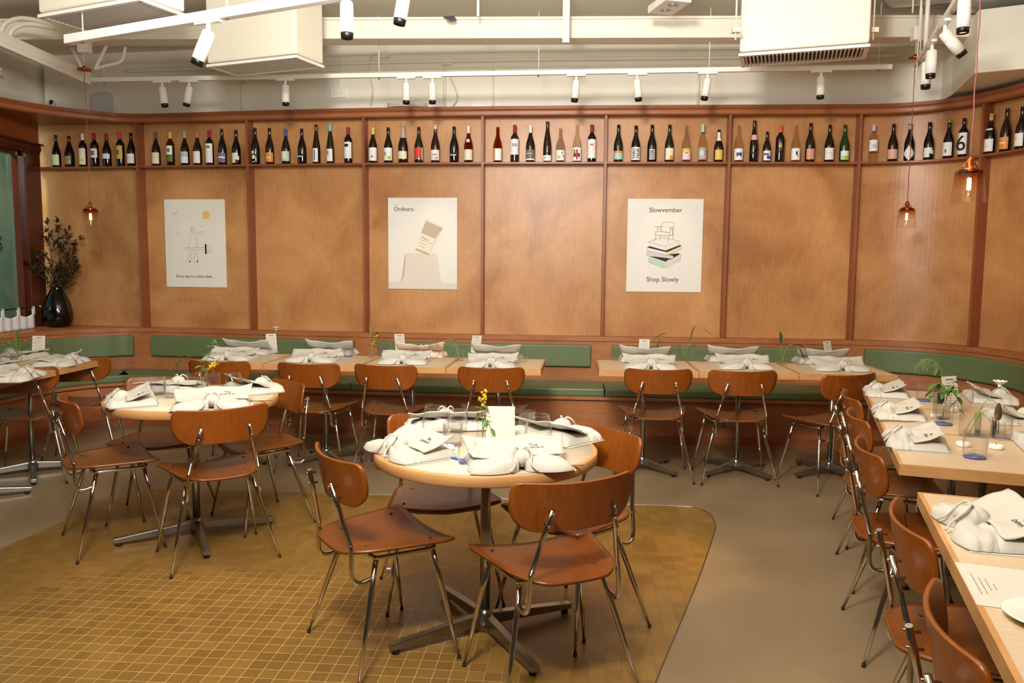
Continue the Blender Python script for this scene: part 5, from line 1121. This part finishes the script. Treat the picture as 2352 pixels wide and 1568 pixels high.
vase(38, 832, 'jar of long upright green blades on the left corner table', [([(0, 0, .01), (.005, 0, .12), (.005, 0, .24)], [(.3, (.05, 0, 1), .22, .022), (.25, (-.5, 0, .8), .2, .02), (.3, (.6, 0, .5), .2, .016)], 'leaf', None), ([(0, 0, .01), (-.03, 0, .1), (-.09, 0, .2), (-.16, 0, .22)], alt(6, .5, 1, .06, .018, 4, .1), 'leaf', None), ([(0, 0, .01), (.03, 0, .12), (.08, 0, .16)], alt(3, .6, 1, .08, .014, 9, -.2), 'leaf', None)], .036, .09)
vase(628, 805, 'jar with a white bloom and leaves behind the slanted menu card', [([(0, 0, .01), (.0, 0, .1), (.025, 0, .17)], alt(4, .4, .8, .05, .02, 5, -.1), 'leaf', ('bloom', 0)), ([(0, 0, .01), (-.02, 0, .1), (-.06, 0, .13)], alt(6, .4, 1, .05, .02, 6, 0), 'leaf_dark', None)])
vase(853, 822, 'tall slim jar of green sprigs and yellow buds between banquette tables', [([(0, 0, .01), (.0, 0, .12), (-.01, 0, .30)], [(.7, (-.1, 0, 1), .1, .012)], 'leaf', None), ([(0, 0, .01), (.02, 0, .12), (.05, 0, .19)], alt(12, .4, 1, .045, .028, 7, .1), 'leaf', ('buds', .45))], .022, .11, .018)
vase(1055, 828, 'square jar with a curling grass stem and small white flower', [([(0, 0, .01), (-.03, 0, .12), (-.08, 0, .16), (-.12, 0, .10), (-.125, 0, .04)], alt(3, .3, .6, .03, .008, 1), 'leaf', None), ([(0, 0, .01), (-.02, 0, .12), (-.055, 0, .155)], alt(5, .4, .9, .05, .012, 2), 'leaf_pale', ('plume', .8))], .034, .08, .026)
vase(1573, 826, 'jar of arching palm-like leaves on the right-hand banquette run', [([(0, 0, .01), (-.02, 0, .12), (-.08, 0, .20), (-.15, 0, .20), (-.20, 0, .13)], [(.95, (-.4, 0, -1), .09, .06), (.75, (-.9, 0, -.3), .10, .045)], 'leaf', None), ([(0, 0, .01), (.03, 0, .12), (.08, 0, .22), (.14, 0, .24)], [(.4, (.2, 0, .9), .17, .045), (.9, (.8, 0, -.3), .09, .02), (.2, (.3, 0, .3), .12, .05)], 'leaf', None)], .036, .085)
vase(1796, 836, 'jar with one tall dark stem and drooping leaf', [([(0, 0, .01), (-.01, 0, .12), (.01, 0, .20), (.012, 0, .26)], [(.4, (-.1, 0, 1), .14, .025)], 'leaf_dark', None), ([(0, 0, .01), (.03, 0, .12), (.09, 0, .15), (.13, 0, .10)], [(.6, (.8, 0, -.1), .1, .04), (.85, (.5, 0, -.8), .09, .03)], 'leaf_dark', None)], .04, .09, .034)
vase(2158, 925, 'jar of feathery pale plume on the far right tables', [([(0, 0, .01), (.01, 0, .12), (-.02, 0, .20), (-.08, 0, .23), (-.13, 0, .19)], alt(6, .3, .6, .05, .022, 3, -.4), 'leaf', ('plume', .5))], .036, .11, .03)
vase(2165, 962, 'jar of drooping green sprigs in the middle of the far right tables', [([(0, 0, .01), (.0, 0, .13), (-.03, 0, .17), (-.06, 0, .11)], alt(9, .35, 1, .05, .026, 4, -.6), 'leaf', None), ([(0, 0, .01), (.02, 0, .14), (.05, 0, .15), (.07, 0, .05)], alt(9, .4, 1, .045, .024, 5, -.7), 'leaf', None), ([(0, 0, .01), (.03, .02, .12), (.07, .03, .2)], alt(4, .5, 1, .05, .03, 6), 'leaf_dark', None)], .034, .12, .03)
vase(2226, 1000, 'square jar with one white bloom on a slanting green stem', [([(-.02, 0, .02), (.02, 0, .09), (.07, 0, .16), (.115, 0, .215)], None, 'leaf', ('bloom', 0)), ([(0, 0, .01), (.03, 0, .08), (.05, 0, .13)], [(.4, (.5, 0, .8), .09, .018)], 'leaf_pale', None)], .042, .10, .040)
vase(2292, 1000, 'jar with a brown seed head at the right of the far right tables', [([(0, 0, .01), (.0, 0, .06), (-.005, 0, .10)], None, 'leaf', ('seedhead', 0))], .03, .06, .024)
# fern by the leftmost banquette table
p = at(428, 862, .62)
t = thing('fern_sprig', 'bright green ferny sprig hanging at the left end of the banquette tables', 'plant', (p.x, p.y+.02, .755)); 
m = MB(); rr = random.Random(3)
P_ = smooth_path([(.03, 0, .0), (-.02, 0, .02), (-.07, 0, -.03), (-.09, 0, -.10)], 6); m.tube(P_, .0016, 6); m.build('stem', 'stem', t); m = MB()
for i in range(60):
    q = P_[rr.randrange(4, len(P_))]; d = Vector((rr.uniform(-1, 1), rr.uniform(-1, 1), rr.uniform(-1, .6))); m.tube([q, q+d*.03, q+d*.045+Vector((0, 0, -.01))], .0009, 3, False)
m.build('fronds', 'leaf', t)
# ------------------------------------------------------------------ dried branches in the tall vase on the ledge
p = at(122, 752, ZL); t = thing('tall_vase', 'glossy black-brown tear-drop vase of dried branches on the left ledge', 'vase', (p.x+.01, p.y+.07, ZL), 0)
MB().lathe([(0, .004), (.075, 0), (.105, .02), (.128, .08), (.130, .13), (.115, .21), (.085, .29), (.058, .34), (.048, .365), (.050, .375), (.046, .375), (.040, .36), (.040, .30), (0, .28)], 40).build('body', 'black_gloss', t)
br = thing('dried_branches', 'spray of dried brown leafy branches standing in the tall dark vase', 'branches', t.location)
def branch(pts, k, nl=46):
    rr = random.Random(k); P_ = smooth_path(pts, 10); n = len(P_); m = MB(); m.tube(P_, [.006*(1-i/n)+.0012 for i in range(n)], 6)
    L_ = MB()
    for i in range(12):
        q = P_[int(n*(.26+.72*i/12))]; d = Vector((rr.uniform(-1, 1), rr.uniform(-.5, .5), rr.uniform(.2, 1))).normalized(); ln = .14*(1.15-i/10)
        tw = smooth_path([q, q+d*ln*.5, q+d*ln+Vector((0, 0, .02))], 4); m.tube(tw, .0014, 4)
        for j in range(14):
            w_ = tw[min(len(tw)-1, 1+j*len(tw)//15)]; dd = (d+Vector((rr.uniform(-1, 1), rr.uniform(-1, 1), rr.uniform(-.7, .7)))).normalized(); leaf(L_, w_, dd, rr.uniform(.045, .065), rr.uniform(.016, .022), n=3)
    b_ = m.build('branch', 'twig', br); L_.build('leaves', 'dry_leaf', b_)
B0 = Vector((0, 0, .10))
for k, pts in enumerate(([(0, 0, .15), (.02, 0, .40), (.04, 0, .75), (.03, 0, 1.02)], [(0, 0, .15), (.05, 0, .40), (.14, 0, .62), (.26, 0, .85)], [(0, 0, .15), (-.02, 0, .40), (-.04, 0, .72), (-.06, 0, 1.0)], [(0, 0, .15), (-.03, -.02, .38), (-.14, -.05, .50), (-.24, -.06, .60)], [(0, 0, .15), (.04, .0, .38), (.15, 0, .50), (.22, 0, .62)], [(0, 0, .15), (-.03, 0, .40), (-.12, -.02, .60), (-.22, -.04, .70)], [(0, 0, .15), (.03, 0, .4), (.1, 0, .7), (.14, 0, .95)])):
    branch(pts, k)
# cafe curtain with tabs on a rod before the left window
t = thing('cafe_curtain', 'short white tab-topped curtain hanging on a rod at the left window', 'curtain', (0, 0, 0)); m = MB()
ya, yb = 5.4, 7.26; XR = XL+.10
def cur(u, v):
    y = ya+(yb-ya)*u; k = (yb-.02-y)/.22; sc_ = abs(math.sin(PI*k)); top = .985-.035*sc_; return (XR+.006*math.sin(k*PI*4), y, ZL+.005+(top-ZL-.005)*v)
m.slab(cur, 120, 6, lambda u, v: (.002, 0, 0)); m.build('cloth_panel', 'curtain', t)
for i in range(9):
    y = yb-.02-.22*i; MB().box((XR, y+.0, 1.003), (.012, .03, .07)).build('tab', 'curtain', t)
m = MB(); m.tube([(XR, 5.3, 1.03), (XR, 7.34, 1.03)], .006, 10); m.build('rod', 'black', t); m = MB(); m.ball((XR, 7.35, 1.03), .014, 12, 8); m.build('rod_finial', 'chrome', t)
# metal plate on the tiles
p = at(893, 1308, .004); t = thing('floor_plate', 'small worn metal plate set in the ochre tiles behind the left chair', 'floor plate', (p.x, p.y, .003), .2)
MB().box((0, 0, .001), (.035, .075, .002)).build('plate', 'steel', t); MB().box((0, .012, .0025), (.02, .02, .001)).build('screw_patch', 'grille', t)
